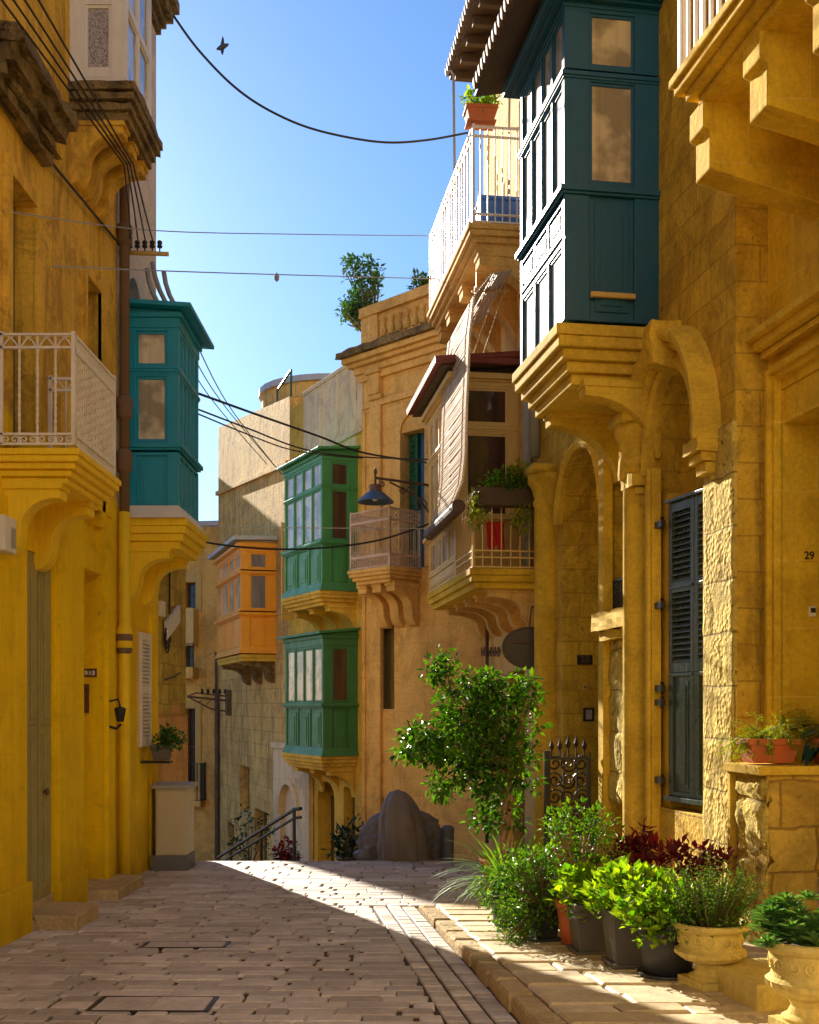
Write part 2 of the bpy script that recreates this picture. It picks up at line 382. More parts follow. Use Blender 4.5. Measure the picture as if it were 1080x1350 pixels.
M_STEM = paint('green_brown_stem', (0.16, 0.13, 0.05), 0.8, 0.5)
P_TAN = curtain('tan_lit_pane', (0.64, 0.50, 0.30), (0.52, 0.39, 0.21))
P_CURT = curtain('curtained_pane', (0.80, 0.70, 0.55), (0.58, 0.48, 0.35))
P_BROWN = pane('brown_pane', (0.10, 0.055, 0.035), (0.055, 0.03, 0.02))
P_GREY = pane('grey_pane', (0.26, 0.24, 0.25), (0.14, 0.13, 0.14))
P_PALE = curtain('pale_sky_pane', (0.55, 0.51, 0.42), (0.36, 0.32, 0.25))
P_DARK = pane('dark_pane', (0.02, 0.02, 0.022), (0.035, 0.03, 0.03))
P_OLIVE = pane('olive_pane', (0.30, 0.23, 0.09), (0.22, 0.17, 0.06), rough=0.2)
M_OLIVE = paint('olive_door_paint', (0.36, 0.30, 0.10), 0.5, 0.3)
M_REAR = stone('pale_bounce_stone', (0.86, 0.70, 0.45), (0.92, 0.77, 0.52), (0.6, 0.48, 0.3), bw=0.8, bh=0.4, bump=0.2, streak=0.15, blocks=0.3)  # pale and warm to strengthen the bounce from the unseen wall
M_PAR = stone('parapet_masonry', (0.515, 0.314, 0.050), (0.762, 0.535, 0.100), (0.30, 0.17, 0.04), bw=0.55, bh=0.34, mortar=0.014, bump=0.5, streak=0.2, pits=0.3, wob=0.045)
P_LACE = pane('frosted_pane', (0.55, 0.50, 0.53), (0.16, 0.14, 0.16), rough=0.25, scale=(60, 60, 60))
L_FIG = leafmat('fig_leaf', (0.012, 0.065, 0.007), (0.10, 0.24, 0.014), 0.45, 0.33)
L_LIME = leafmat('bright_lime_leaf', (0.07, 0.22, 0.01), (0.34, 0.46, 0.02), 0.5, 0.4)
L_HERB = leafmat('herb_leaf', (0.02, 0.11, 0.012), (0.16, 0.31, 0.02), 0.42, 0.35)
L_STRAP = leafmat('strap_leaf', (0.05, 0.17, 0.015), (0.18, 0.32, 0.03), 0.5, 0.6)
L_YEL = leafmat('fern_yellow_leaf', (0.18, 0.28, 0.02), (0.36, 0.36, 0.03), 0.5, 0.5)
L_RED = leafmat('burgundy_leaf', (0.09, 0.008, 0.012), (0.24, 0.02, 0.03), 0.4, 0.35, tint=(1.6, 0.6, 0.6))
L_DARK = leafmat('dark_leaf', (0.006, 0.03, 0.014), (0.02, 0.07, 0.025), 0.2, 0.3)
L_SUCC = leafmat('succulent_leaf', (0.05, 0.16, 0.05), (0.16, 0.30, 0.09), 0.3, 0.3)
L_ROOF = leafmat('roof_tree_leaf', (0.014, 0.055, 0.02), (0.05, 0.13, 0.04), 0.35, 0.4)

# ------------------------------------------------------------------ shared builders
def wall(mb, F, u0, u1, z0, z1, ops=(), back=3.0, z1b=None):
    """masonry front with real openings: op = dict(u0,u1,z0,z1,d, spring=None, fill=True)"""
    us = sorted({u0, u1} | {o[k] for o in ops for k in ('u0', 'u1')}); zs = sorted({z0, z1} | {o[k] for o in ops for k in ('z0', 'z1')})
    k0 = len(mb.v)
    for i in range(len(us) - 1):
        for j in range(len(zs) - 1):
            cu, cz = (us[i] + us[i + 1]) / 2, (zs[j] + zs[j + 1]) / 2
            if any(o['u0'] < cu < o['u1'] and o['z0'] < cz < o['z1'] for o in ops): continue
            mb.add([(us[i], 0, zs[j]), (us[i + 1], 0, zs[j]), (us[i + 1], 0, zs[j + 1]), (us[i], 0, zs[j + 1])], [(0, 1, 2, 3)], F.M)
    for o in ops:
        a, b, c, d, dep = o['u0'], o['u1'], o['z0'], o['z1'], o['d']
        if o.get('spring'):
            sp = o['spring']; N = 14; uc, hw = (a + b) / 2, (b - a) / 2
            pts = [(uc - hw * math.cos(math.pi * i / N), sp + (d - sp) * math.sin(math.pi * i / N)) for i in range(N + 1)]
            for i in range(N):
                (p, q), (r, t) = pts[i], pts[i + 1]
                mb.add([(p, 0, q), (r, 0, t), (r, 0, d), (p, 0, d)], [(0, 1, 2, 3)], F.M)
            outl = [(a, c)] + pts + [(b, c)]
        else:
            outl = [(a, c), (a, d), (b, d), (b, c)]
        n = len(outl)
        for i in range(n):
            (p, q), (r, t) = outl[i], outl[(i + 1) % n]
            mb.add([(p, 0, q), (r, 0, t), (r, -dep, t), (p, -dep, q)], [(0, 1, 2, 3)], F.M)
        if o.get('fill', True):
            mb.add([(p, -dep, q) for p, q in outl], [tuple(range(n))], F.M)
    mb.add([(u0, 0, z0), (u0, -back, z0), (u0, -back, z1), (u0, 0, z1)], [(0, 1, 2, 3)], F.M)
    mb.add([(u1, 0, z0), (u1, -back, z0), (u1, -back, z1), (u1, 0, z1)], [(0, 1, 2, 3)], F.M)
    mb.add([(u0, 0, z1), (u1, 0, z1), (u1, -back, z1), (u0, -back, z1)], [(0, 1, 2, 3)], F.M)
    mb.add([(u0, -back, z0), (u1, -back, z0), (u1, -back, z1), (u0, -back, z1)], [(0, 1, 2, 3)], F.M)
    if z1b is not None:
        inv = F.M.inverted()
        for i in range(k0, len(mb.v)):
            l = inv @ Vector(mb.v[i])
            if abs(l.z - z1) < 1e-4:
                l.z = z1 + (z1b - z1) * (l.x - u0) / (u1 - u0); mb.v[i] = tuple(F.M @ l)

def window(F, o, parent, mframe, mpane, nx=1, nz=1, fw=0.05, off=0.02, name='window'):
    """timber frame with a pane set in the back of an opening"""
    a, b, c, d, dep = o['u0'], o['u1'], o['z0'], o['z1'], o['d']
    n0, n1 = -dep + off, -dep + off + 0.05
    m = MB()
    m.box(F.M, a, a + fw, n0, n1, c, d); m.box(F.M, b - fw, b, n0, n1, c, d)
    m.box(F.M, a + fw, b - fw, n0, n1 - .003, c, c + fw); m.box(F.M, a + fw, b - fw, n0, n1 - .003, d - fw, d)
    for i in range(1, nx):
        x = a + (b - a) * i / nx; m.box(F.M, x - fw * .4, x + fw * .4, n0, n1 - .006, c + fw, d - fw)
    for i in range(1, nz):
        z = c + (d - c) * i / nz; m.box(F.M, a + fw, b - fw, n0, n1 - .01, z - fw * .35, z + fw * .35)
    w_ = m.build(name, mframe, parent, bevel=0.004)
    g = MB(); g.box(F.M, a + fw * .5, b - fw * .5, n0 + .005, n0 + .015, c + fw * .5, d - fw * .5)
    g.build('pane', mpane, w_)
    return w_

def door(F, o, parent, md, off=0.02, label=None, rails=3, knob=True):
    a, b, c, d, dep = o['u0'], o['u1'], o['z0'], o['z1'], o['d']
    n0 = -dep + off; m = MB()
    m.box(F.M, a, b, n0, n0 + .04, c, d)
    w2 = (b - a) / 2
    for k in range(2):
        x0, x1 = a + w2 * k + .06, a + w2 * (k + 1) - .06
        for r in range(rails):
            za, zb = c + .12 + (d - c - .15) * r / rails, c + (d - c - .1) * (r + 1) / rails
            m.box(F.M, x0, x1, n0 + .04, n0 + .055, za, zb)
            m.box(F.M, x0 + .05, x1 - .05, n0 + .055, n0 + .068, za + .05, zb - .05)
    m.box(F.M, a + w2 - .02, a + w2 + .02, n0 + .04, n0 + .06, c, d)
    o_ = m.build('door', md, parent, bevel=0.004, label=label)
    if knob:
        k = MB(); k.lathe(frame(F.P(a + w2 + .1, n0 + .055, c + 1.0), F.u, Vector((0, 0, 1)), F.n), [(0.0, .05), (.03, .045), (.035, .03), (.015, .02), (.015, 0)], 10)
        k.build('knob', M_RUST, o_, smooth=True)
    return o_

def face(fr, gl, M, W, rows, t=0.05, sw=0.075, mw=0.05, rail=0.07):
    """joinery face in frame M=(a along, b outward, c up); rows = (z0, z1, kind, ncol); gl collects glass cells"""
    for (z0, z1, kind, nc) in rows:
        fr.box(M, 0, sw, -t, 0, z0, z1); fr.box(M, W - sw, W, -t, 0, z0, z1)
        fr.box(M, sw, W - sw, -t, -.002, z0, z0 + rail * .55); fr.box(M, sw, W - sw, -t, -.002, z1 - rail * .55, z1)
        za, zb = z0 + rail * .55, z1 - rail * .55
        cw = (W - 2 * sw - (nc - 1) * mw) / nc
        for i in range(nc):
            x0 = sw + i * (cw + mw); x1 = x0 + cw
            if i: fr.box(M, x0 - mw, x0, -t, -.002, za, zb)
            if kind == 'g':
                bd = min(.03, cw * .15)
                fr.box(M, x0, x0 + bd, -t * .7, -.014, za, zb); fr.box(M, x1 - bd, x1, -t * .7, -.014, za, zb)
                fr.box(M, x0 + bd, x1 - bd, -t * .7, -.016, za, za + bd); fr.box(M, x0 + bd, x1 - bd, -t * .7, -.016, zb - bd, zb)
                gl.append((M, x0 + bd * .5, x1 - bd * .5, za + bd * .5, zb - bd * .5, -t * .6))
            else:
                fr.box(M, x0, x1, -t, -.028, za, zb)
                e = min(cw, zb - za) * .13
                fr.box(M, x0 + e, x1 - e, -.028, -.012, za + e, zb - e)
                fr.box(M, x0 + 2 * e, x1 - 2 * e, -.012, -.001, za + 2 * e, zb - 2 * e)

def enclosed_balcony(F, parent, u0, u1, p, near_rows, long_rows, mf, mp_near, mp_long, zt, ov=0.12, roof=None, slope=0.12, mroof=None, beads=(), label=None, skirt=0.0, mskirt=None, roof_th=0.05, nsw=0.26):
    fr = MB(); gn = []; gl = []
    Mn = frame(F.P(u0, 0, 0), F.n, -F.u); Ml = frame(F.P(u0 + .004, p, 0), F.u, F.n); Mf = frame(F.P(u1, 0, 0), F.n, F.u)
    face(fr, gn, Mn, p - .004, near_rows, sw=p * nsw); face(fr, gl, Ml, u1 - u0 - .008, [(a + .001, b - .001, k, n) for a, b, k, n in long_rows], t=.049); face(fr, gn, Mf, p - .004, near_rows, sw=p * nsw)
    zb = near_rows[0][0]
    for z, pr, h in beads:
        fr.box(F.M, u0 - pr, u1 + pr, 0.0, p + pr, z - h, z)
        fr.box(F.M, u0 - pr * .5, u1 + pr * .5, 0.0, p + pr * .5, z - h - .025, z - h)
    ztop = near_rows[-1][1]
    fr.box(F.M, u0 - .01, u1 + .01, 0, p + .01, ztop, zt - .06)
    fr.box(F.M, u0 - .04, u1 + .04, 0, p + .04, zt - .06, zt)
    fr.box(F.M, u0 + .06, u1 - .06, 0, p - .06, zb + .01, zb + .05)
    part = fr.build('enclosed_balcony', mf, parent, bevel=0.004, label=label)
    for cells, m in ((gn, mp_near), (gl, mp_long)):
        for (Mx, a, b, c, d, o) in cells:
            g = MB(); g.box(Mx, a, b, o - .006, o, c, d); g.build('window_pane', m, part)
    r = MB()
    poly = [(-0.0, zt + slope), (p + ov, zt + .01), (p + ov, zt + .01 + roof_th), (0, zt + slope + roof_th)]
    r.prism(F.M, poly, u0 - ov, u1 + ov)
    r.prism(F.M, [(0, zt), (p + .03, zt), (p + .03, zt + .012), (0, zt + slope - .002)], u0 - .02, u1 + .02)
    r.build('balcony_roof', mroof or mf, part, bevel=0.006)
    if skirt:
        s = MB()
        Msk = F.M
        # flared sill board under the three sides
        a, b = u0, u1
        s.add([(a, 0, zb + .12), (a, p, zb + .12), (b, p, zb + .12), (b, 0, zb + .12), (a - skirt, 0, zb - .03), (a - skirt, p + skirt, zb - .03), (b + skirt, p + skirt, zb - .03), (b + skirt, 0, zb - .03),
               (a, 0, zb - .03), (a, p, zb - .03), (b, p, zb - .03), (b, 0, zb - .03)], [(0, 1, 5, 4), (1, 2, 6, 5), (2, 3, 7, 6), (4, 5, 9, 8), (5, 6, 10, 9), (6, 7, 11, 10)], Msk)
        s.build('flared_sill', mskirt or mf, part)
    return part

def slab(mb, F, u0, u1, p, z0, z1, steps=4, inset=0.28):
    """moulded stone balcony slab, stepping back downwards"""
    prof = [1.0, 0.975, 0.92, 0.86, 0.8, 0.74]
    h = (z1 - z0) / steps
    for i in range(steps):
        k = prof[i] if inset else 1
        e = (1 - k) * p
        mb.box(F.M, u0 + e, u1 - e, -.05, p - e, z1 - h * (i + 1), z1 - h * i - (0.0 if i == 0 else 0.0))

def corbel(mb, F, uc, w_, p, zt, h, style=0):
    """scroll bracket, profile in (n, z)"""
    pts = [(-.05, zt), (p, zt), (p, zt - h * .22)]
    if style == 0:
        for i in range(9):
            t = i / 8; a = math.pi * t / 2
            pts.append((p * .92 - p * .62 * math.sin(a), zt - h * .22 - h * .38 * (1 - math.cos(a))))
        for i in range(1, 8):
            t = i / 7; a = math.pi * t / 2
            pts.append((p * .30 - p * .30 * (1 - math.cos(a)) , zt - h * .60 - h * .40 * math.sin(a)))
        pts.append((-.05, zt - h))
    else:
        for i in range(10):
            a = math.pi / 2 * i / 9
            pts.append((p * (1 - math.sin(a)) * .95, zt - h * .22 - h * .78 * (1 - math.cos(a))))
        pts.append((-.05, zt - h))
    mb.prism(F.M, pts, uc - w_ / 2, uc + w_ / 2)
    mb.box(F.M, uc - w_ / 2 - .02, uc + w_ / 2 + .02, -.05, p + .02, zt - h * .10, zt - .002)

def spiral(c, ax, up, r, turns=1.4, n=22, start=0.0, sgn=1):
    return [c + (ax * math.cos(start + sgn * 2 * math.pi * turns * i / n) + up * math.sin(start + sgn * 2 * math.pi * turns * i / n)) * r * (1 - .85 * i / n) for i in range(n + 1)]

def erode(o, strength, scale, levels=3):
    """weathered stone: real displacement of the finished mesh"""
    bm = bmesh.new(); bm.from_mesh(o.data)
    for _ in range(levels):
        es = [e for e in bm.edges if e.calc_length() > .09]
        if not es or len(bm.verts) > 30000: break
        bmesh.ops.subdivide_edges(bm, edges=es, cuts=1, use_grid_fill=True)
    from mathutils import noise as nz
    b = Vector(o.location) if not o.parent else BASE[o.name]
    bmesh.ops.remove_doubles(bm, verts=bm.verts, dist=1e-4); bm.normal_update()
    for v in bm.verts:
        p = (v.co + b) * scale
        v.co += v.normal * (nz.fractal(p, .7, 2.2, 4) * strength - abs(nz.noise(p * .6)) * strength * .8)
    bm.to_mesh(o.data); bm.free()
    for m_ in list(o.modifiers): o.modifiers.remove(m_)
    return o

RJ = 0
def railing(mb, M, W, z0, z1, sp=0.1, r=0.008, rails=(0.0, 1.0), rr=0.013, twist=False, scroll=False, lattice=False, arches=False):
    """iron railing in frame M (a along, c up)"""
    global RJ
    RJ += 1; rr *= 1 + .07 * (RJ % 7); j_ = .002 * (RJ % 7)
    P = lambda a, c, b=0.0: M @ Vector((a, b, c))
    H = z1 - z0; ax = (M @ Vector((1, 0, 0, 0))).to_3d() if False else Vector((M[0][0], M[1][0], M[2][0])); up = Vector((0, 0, 1))
    for k in rails: mb.box(M, -.005, W + .005, -rr, rr, z0 + H * k - rr * .7, z0 + H * k + rr * .7)
    mb.box(M, -rr, rr, -rr, rr, z0 - j_, z1 + .02 + j_); mb.box(M, W - rr, W + rr, -rr, rr, z0 - j_, z1 + .02 + j_)
    n = max(1, round(W / sp)); s = W / n
    lo, hi = z0 + H * (rails[0]), z0 + H * rails[-1]
    for i in range(1 if not arches else 0, n + (0 if not arches else 1)):
        a = i * s
        if lattice: continue
        if twist:
            for q in range(10):
                za = lo + (hi - lo) * .12 + (hi - lo) * .6 * q / 10
                mb.lathe(frame(P(a, za), Vector((1, 0, 0)), Vector((0, 1, 0))), [(r * .8, 0), (r * 1.5, H * .025), (r * .8, H * .05)], 6)
        mb.tube([P(a, lo), P(a, hi)], r, 5)
    if lattice:
        st = 0.075; k = int((W + (hi - lo)) / st) + 1
        for i in range(k):
            x = i * st
            for sg in (0, 1):
                a0, c0, a1, c1 = x, lo, x - (hi - lo), hi
                if a1 < 0: c1 = lo + (hi - lo) * (a0 - 0) / (a0 - a1); a1 = 0
                if a0 > W: c0 = lo + (hi - lo) * (a0 - W) / (x - (x - (hi - lo))); a0 = W
                if c0 >= c1 - 0.01: continue
                if sg: a0, a1 = W - a0, W - a1
                mb.tube([P(a0, c0, .003 * (1 - 2 * sg)), P(a1, c1, .003 * (1 - 2 * sg))], r * .8, 4, cap=False)
    if arches:
        for i in range(n):
            c = (i + .5) * s
            for q in (0, 1):
                cc = i * s if q else (i + 1) * s
                pts = [P(max(0, min(W, cc + (1 if q else -1) * s * math.cos(math.pi / 2 * t / 8))), hi - H * .20 + H * .2 * math.sin(math.pi / 2 * t / 8)) for t in range(9)]
                mb.tube(pts, r * .75, 4, cap=False)
            mb.tube(spiral(P(c - s * .24, lo + s * .25), ax, up, s * .24, 1.3, 18, -math.pi / 2, -1), r * .8, 4)
            mb.tube(spiral(P(c + s * .24, lo + s * .25), ax, up, s * .24, 1.3, 18, -math.pi / 2, 1), r * .8, 4)
    if scroll:
        for i in range(n):
            c = (i + .5) * s
            for zc, sg in ((hi - s * .5, 1), (lo + s * .5, -1)):
                mb.tube(spiral(P(c, zc), ax, up, s * .46, 1.5, 18, 0 if i % 2 else math.pi, sg), r * .75, 4)

def shutter(mb, M, a0, a1, z0, z1, t=0.035, slats=18, mid=True, sw=0.06):
    mb.box(M, a0, a0 + sw, 0, t, z0, z1); mb.box(M, a1 - sw, a1, 0, t, z0, z1)
    zs = [z0, (z0 + z1) / 2, z1] if mid else [z0, z1]
    mb.box(M, a0 + sw, a1 - sw, .002, t - .002, z0, z0 + .09); mb.box(M, a0 + sw, a1 - sw, .002, t - .002, z1 - .09, z1)
    if mid: mb.box(M, a0 + sw, a1 - sw, .002, t - .002, (z0 + z1) / 2 - .05, (z0 + z1) / 2 + .05)
    segs = [(z0 + .09, z1 - .09)] if not mid else [(z0 + .09, (z0 + z1) / 2 - .05), ((z0 + z1) / 2 + .05, z1 - .09)]
    for za, zb in segs:
        n = max(2, int(slats * (zb - za) / (z1 - z0)))
        for i in range(n):
            zc = za + (zb - za) * (i + .5) / n; h = (zb - za) / n * .62
            mb.prism(M, [(.004, zc + h * .75), (.010, zc + h * .85), (t + .004, zc - h * .6), (t - .002, zc - h * .75)], a0 + sw, a1 - sw)
    return mb
# ------------------------------------------------------------------ ground, road, pavement
def sheet(name, xs, ys, zf, m, dz=0.0, kind='structure'):
    mb = MB(); n = len(xs)
    for y in ys:
        for x in xs: mb.v.append((x, y, zf(y) + dz))
    for j in range(len(ys) - 1):
        for i in range(n - 1): mb.f.append((j * n + i, j * n + i + 1, (j + 1) * n + i + 1, (j + 1) * n + i))
    return mb.build(name, m, kind=kind)

def ground_mat():
    m, nt, bs = mat('packed_earth_joint')
    pos = nd(nt, 'ShaderNodeNewGeometry').outputs['Position']
    n = noise(nt, pos, 6.0, 6, 0.7)
    nt.links.new(ramp(nt, n, [(0.3, (0.035, 0.022, 0.016)), (0.7, (0.12, 0.075, 0.05))]), bs.inputs['Base Color']); bs.inputs['Roughness'].default_value = 0.95
    return m

def sett_mat(name, c1, c2, c3):
    m, nt, bs = mat(name)
    geo = nd(nt, 'ShaderNodeNewGeometry'); pos = geo.outputs['Position']
    rnd_ = geo.outputs['Random Per Island']
    col = ramp(nt, rnd_, [(0.0, c1), (0.55, c2), (1.0, c3)])
    n = noise(nt, pos, 5.0, 7, 0.7); n2 = noise(nt, pos, 38.0, 4, 0.7); n3 = noise(nt, pos, 0.7, 4, 0.6)
    col = mix(nt, 0.75, col, ramp(nt, n, [(0.3, (0.62, 0.56, 0.52)), (0.6, (1.05, 1.05, 1.05))]), 'MULTIPLY')
    col = mix(nt, 0.5, col, ramp(nt, n2, [(0.3, (0.7, 0.68, 0.66)), (0.7, (1.1, 1.1, 1.1))]), 'MULTIPLY')
    col = mix(nt, 0.6, col, ramp(nt, n3, [(0.35, (0.8, 0.76, 0.72)), (0.65, (1.1, 1.1, 1.1))]), 'MULTIPLY')
    spots = ramp(nt, noise(nt, pos, 11.0, 3, 0.5), [(0.70, (0, 0, 0)), (0.75, (1, 1, 1))])
    col = mix(nt, mth(nt, 'MULTIPLY', spots, 0.55), col, (0.1, 0.07, 0.055))
    nt.links.new(col, bs.inputs['Base Color'])
    nt.links.new(nd(nt, 'ShaderNodeMapRange', {0: n, 1: 0.3, 2: 0.7, 3: 0.52, 4: 0.85}).outputs[0], bs.inputs['Roughness'])
    h = mth(nt, 'ADD', mth(nt, 'MULTIPLY', n2, 0.5), n)
    nt.links.new(nd(nt, 'ShaderNodeBump', {'Height': h, 'Strength': 0.45, 'Distance': 0.02}).outputs[0], bs.inputs['Normal'])
    return m
M_GROUND = ground_mat()
M_SETT = sett_mat('street_setts', (0.47, 0.415, 0.37), (0.64, 0.575, 0.53), (0.78, 0.71, 0.66))
M_FLAG = sett_mat('pavement_flags', (0.56, 0.43, 0.24), (0.66, 0.53, 0.32), (0.76, 0.63, 0.42))

ysg = [-40, -10, 0] + [0.6 * i for i in range(1, 26)] + [15.2 + 0.2 * i for i in range(0, 7)] + [17, 18, 20, 24, 28, 32, 36, 40, 44, 60, 120, 400, 900]
ysg = sorted(set(round(y, 3) for y in ysg))
sheet('ground', [-600, -150, -40, -12, -6, -3, -1, 1, 3, 6, 12, 40, 150, 600], ysg, gz, M_GROUND, -0.022)

kx = lambda y: 1.45 - 0.123 * y                     # kerb line
PAVE_END = 11.05
ph = lambda y: 0.04 + 0.055 * min(1, max(0, (PAVE_END - y) / 4.0))

def block(mb, pts, z, ch=0.008, dep=0.03, tilt=0.003, jit=0.0):
    """one dressed paving block: chamfered top over vertical sides; pts = 4 plan corners"""
    c = Vector((sum(p[0] for p in pts) / 4, sum(p[1] for p in pts) / 4))
    dz = rnd.uniform(-tilt, tilt); ta, tb = rnd.uniform(-.006, .006), rnd.uniform(-.006, .006)
    k = len(mb.v)
    P = [(p[0] + rnd.uniform(-jit, jit), p[1] + rnd.uniform(-jit, jit)) for p in pts]
    for lvl in range(3):
        for p in P:
            q = Vector(p)
            if lvl == 2:
                d = (c - q); d.normalize(); q = q + d * ch * 1.5
            zz = z(q.y) + dz + ta * (q.x - c.x) + tb * (q.y - c.y)
            mb.v.append((q.x, q.y, zz - (dep if lvl == 0 else ch if lvl == 1 else 0)))
    for lvl in (0, 1):
        for i in range(4):
            j = (i + 1) % 4
            mb.f.append((k + lvl * 4 + i, k + lvl * 4 + j, k + lvl * 4 + 4 + j, k + lvl * 4 + 4 + i))
    mb.f.append((k + 8, k + 9, k + 10, k + 11))

road = MB(); y = 2.6
while y < 16.9:
    big = y > 12.6
    h = rnd.uniform(.150, .185) if not big else rnd.uniform(.21, .27)
    xr0 = kx(y + h / 2) - (0.43 if y < 11.35 else 0.0)
    if y > 11.2: xr0 = 3.2
    x = -3.55 - rnd.uniform(0, .4)
    while x < xr0 - .03:
        L = rnd.choice((.19, .24, .28, .33, .40, .48)) * (1.35 if big else 1)
        g = rnd.choice((.004, .007, .010, .026, .032, .038))
        x1 = min(x + L, xr0)
        if xr0 - x1 < .12: x1 = xr0
        sk = rnd.uniform(-.004, .004)
        if x1 - x > .05:
            block(road, [(x, y), (x1 - g, y + sk), (x1 - g + rnd.uniform(-.01, .01), y + h - .006), (x + rnd.uniform(-.006, .006), y + h - .006)], gz)
        x = x1
    y += h
# gutter: three courses of small setts following the kerb
for c in range(3):
    y = 2.6
    while y < 11.3:
        h = rnd.uniform(.10, .16)
        a0, a1 = 0.425 - c * .142, 0.425 - (c + 1) * .142 + .020
        block(road, [(kx(y) - a0, y), (kx(y) - a1, y), (kx(y + h) - a1, y + h - .008), (kx(y + h) - a0, y + h - .008)], lambda yy: gz(yy) - .006 + (.004 if c == 1 else 0))
        y += h
road.build('road', M_SETT, kind='structure')

# kerb and pavement
kb = MB(); y = 2.4
while y < PAVE_END:
    L = rnd.uniform(.28, .5); y1 = min(y + L, PAVE_END)
    zt = lambda yy: gz(yy) + ph(yy)
    j0 = rnd.uniform(-.012, .012)
    block(kb, [(kx(y) + j0, y), (kx(y) + .15, y), (kx(y1) + .15, y1 - .012), (kx(y1) + j0 + rnd.uniform(-.012, .012), y1 - .012)], zt, ch=0.022, dep=.14, tilt=.006)
    y = y1
kb.build('kerb', M_KERB, kind='structure')
pv = MB()
AX, AK = 4.18, 0.16
pv.add([(kx(2) + .14, 2, gz(2) + ph(2) - .02), (5.2, 2, gz(2) + ph(2) - .02), (5.2, PAVE_END, gz(PAVE_END) + ph(PAVE_END) - .02), (kx(PAVE_END) + .14, PAVE_END, gz(PAVE_END) + ph(PAVE_END) - .02)], [(0, 1, 2, 3)])
y = 2.4
while y < PAVE_END - .05:
    h = min(rnd.uniform(.18, .30), PAVE_END - y)
    x = kx(y) + .165; xe = AX - AK * y + .1
    while x < xe:
        L = rnd.uniform(.28, .62); x1 = min(x + L, xe + .2)
        dx = -0.123 * h
        block(pv, [(x, y), (x1 - .012, y), (x1 - .012 + dx, y + h - .012), (x + dx, y + h - .012)], lambda yy: gz(yy) + ph(yy), ch=.014, tilt=.009, jit=.006)
        x = x1
    y += h
pv.build('pavement', M_FLAG, kind='structure')

# ------------------------------------------------------------------ facades
FL = Facade(-3.3, 0, 0, 1, left=True)
FA = Facade(AX, 0, -AK, 1)
FD = Facade(AX + .28 * .9874, .28 * .158, -AK, 1)
pA = FA.P(FA.U(713), 0, 0)
FC = Facade(pA.x, pA.y, -.14, 1)
pC = FC.P(3.75, 0, 0)
FB = Facade(pC.x, pC.y, -.84 - pC.x, 21.0 - pC.y)
LB = math.hypot(-.84 - pC.x, 21.0 - pC.y)
FG = Facade(-.84, 21.0, -.5, 1)
LG = FG.U(382)
pG = FG.P(LG, 0, 0)
FY = Facade(pG.x, pG.y, -.34, 1)
LY = FY.U(288)
pY = FY.P(LY, 0, 0)
UP = Vector((0, 0, 1))

# ================================================================== LEFT: yellow town house
house = thing('town_house', 'ochre town house with bright yellow painted base and white iron balcony, on the left', 'house', (-3.3, 7, gz(7)))
F = FL
uD = F.U(155)
lw1 = dict(u0=F.U(12), u1=F.U(45), z0=3.72, z1=5.98, d=.22)
lw2 = dict(u0=F.U(112), u1=F.U(131), z0=3.5, z1=5.98, d=.2)
ld1 = dict(u0=F.U(36), u1=F.U(71), z0=-.18, z1=2.95, d=.07)
ld2 = dict(u0=F.U(111), u1=F.U(135), z0=-.3, z1=3.0, d=.34)
lp2 = dict(u0=F.U(111), u1=F.U(134), z0=3.22, z1=3.58, d=.06)
lup = dict(u0=F.U(-150), u1=F.U(-95), z0=0.2, z1=2.9, d=.3)
lup2 = dict(u0=F.U(-140), u1=F.U(-95), z0=3.9, z1=6.0, d=.2)
mb = MB(); wall(mb, F, 1.0, uD - .02, -.8, 12.6, [lw1, lw2, ld1, ld2, lp2, lup, lup2], back=5)
# shallow pilasters and string courses
for a, b in ((F.U(-12), F.U(27)), (F.U(72), F.U(86)), (F.U(138), F.U(146))):
    mb.box(F.M, a, b, -.02, .045, -.8, 3.3)
mb.box(F.M, F.U(-20), F.U(28), -.02, .10, -.8, gz(9.4) + .42)
mb.box(F.M, F.U(72.6), F.U(109), -.02, .06, -.8, gz(10.6) + .30)
mb.box(F.M, F.U(66), F.U(146), -.02, .035, 3.66, 3.80)
mb.box(F.M, F.U(131), F.U(146), -.02, .03, 3.8, 7.2)
mb.build('wall', M_L1, house, bevel=0.008)
for o in (lw1, lw2):
    m2 = MB(); a, b, c, d = o['u0'], o['u1'], o['z0'], o['z1']
    m2.box(F.M, a - .13, a, -.01, .035, c, d + .12); m2.box(F.M, b, b + .13, -.01, .035, c, d + .12); m2.box(F.M, a, b, -.01, .034, d, d + .12)
    m2.build('window_surround', M_L1, house, bevel=0.006)
for o in (lw1, lw2):
    s = MB(); Ms = frame(F.P(o['u0'] + .004, -o['d'] + .02, 0), F.u, F.n); o = dict(o, u1=o['u1'] - .008)
    s.box(Ms, .001, o['u1'] - o['u0'] - .001, -.006, .010, o['z0'] + .003, o['z1'] - .003)
    shutter(s, Ms, 0, (o['u1'] - o['u0']) / 2 - .003, o['z0'] + .02, o['z1'] - .02, slats=26); shutter(s, Ms, (o['u1'] - o['u0']) / 2 + .003, o['u1'] - o['u0'], o['z0'] + .02, o['z1'] - .02, slats=26)
    s.build('shutter', M_LOUV, house)
door(F, ld1, house, M_OLIVE, rails=2, off=.005); door(F, ld2, house, M_YP, rails=3)
door(F, lup, house, M_DARKDOOR)
window(F, lup2, house, M_OCHW, P_DARK)
# blackened hood over the balcony door
h = MB()
for k, (z0, z1, p) in enumerate(((6.42, 6.52, .12), (6.52, 6.62, .17), (6.62, 6.78, .24), (6.78, 6.86, .30), (6.86, 6.93, .27))):
    h.box(F.M, F.U(-20), F.U(52) + p * .6, -.03, p, z0, z1)
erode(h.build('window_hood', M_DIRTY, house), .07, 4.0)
for a in (F.U(-5), F.U(47)):
    pass
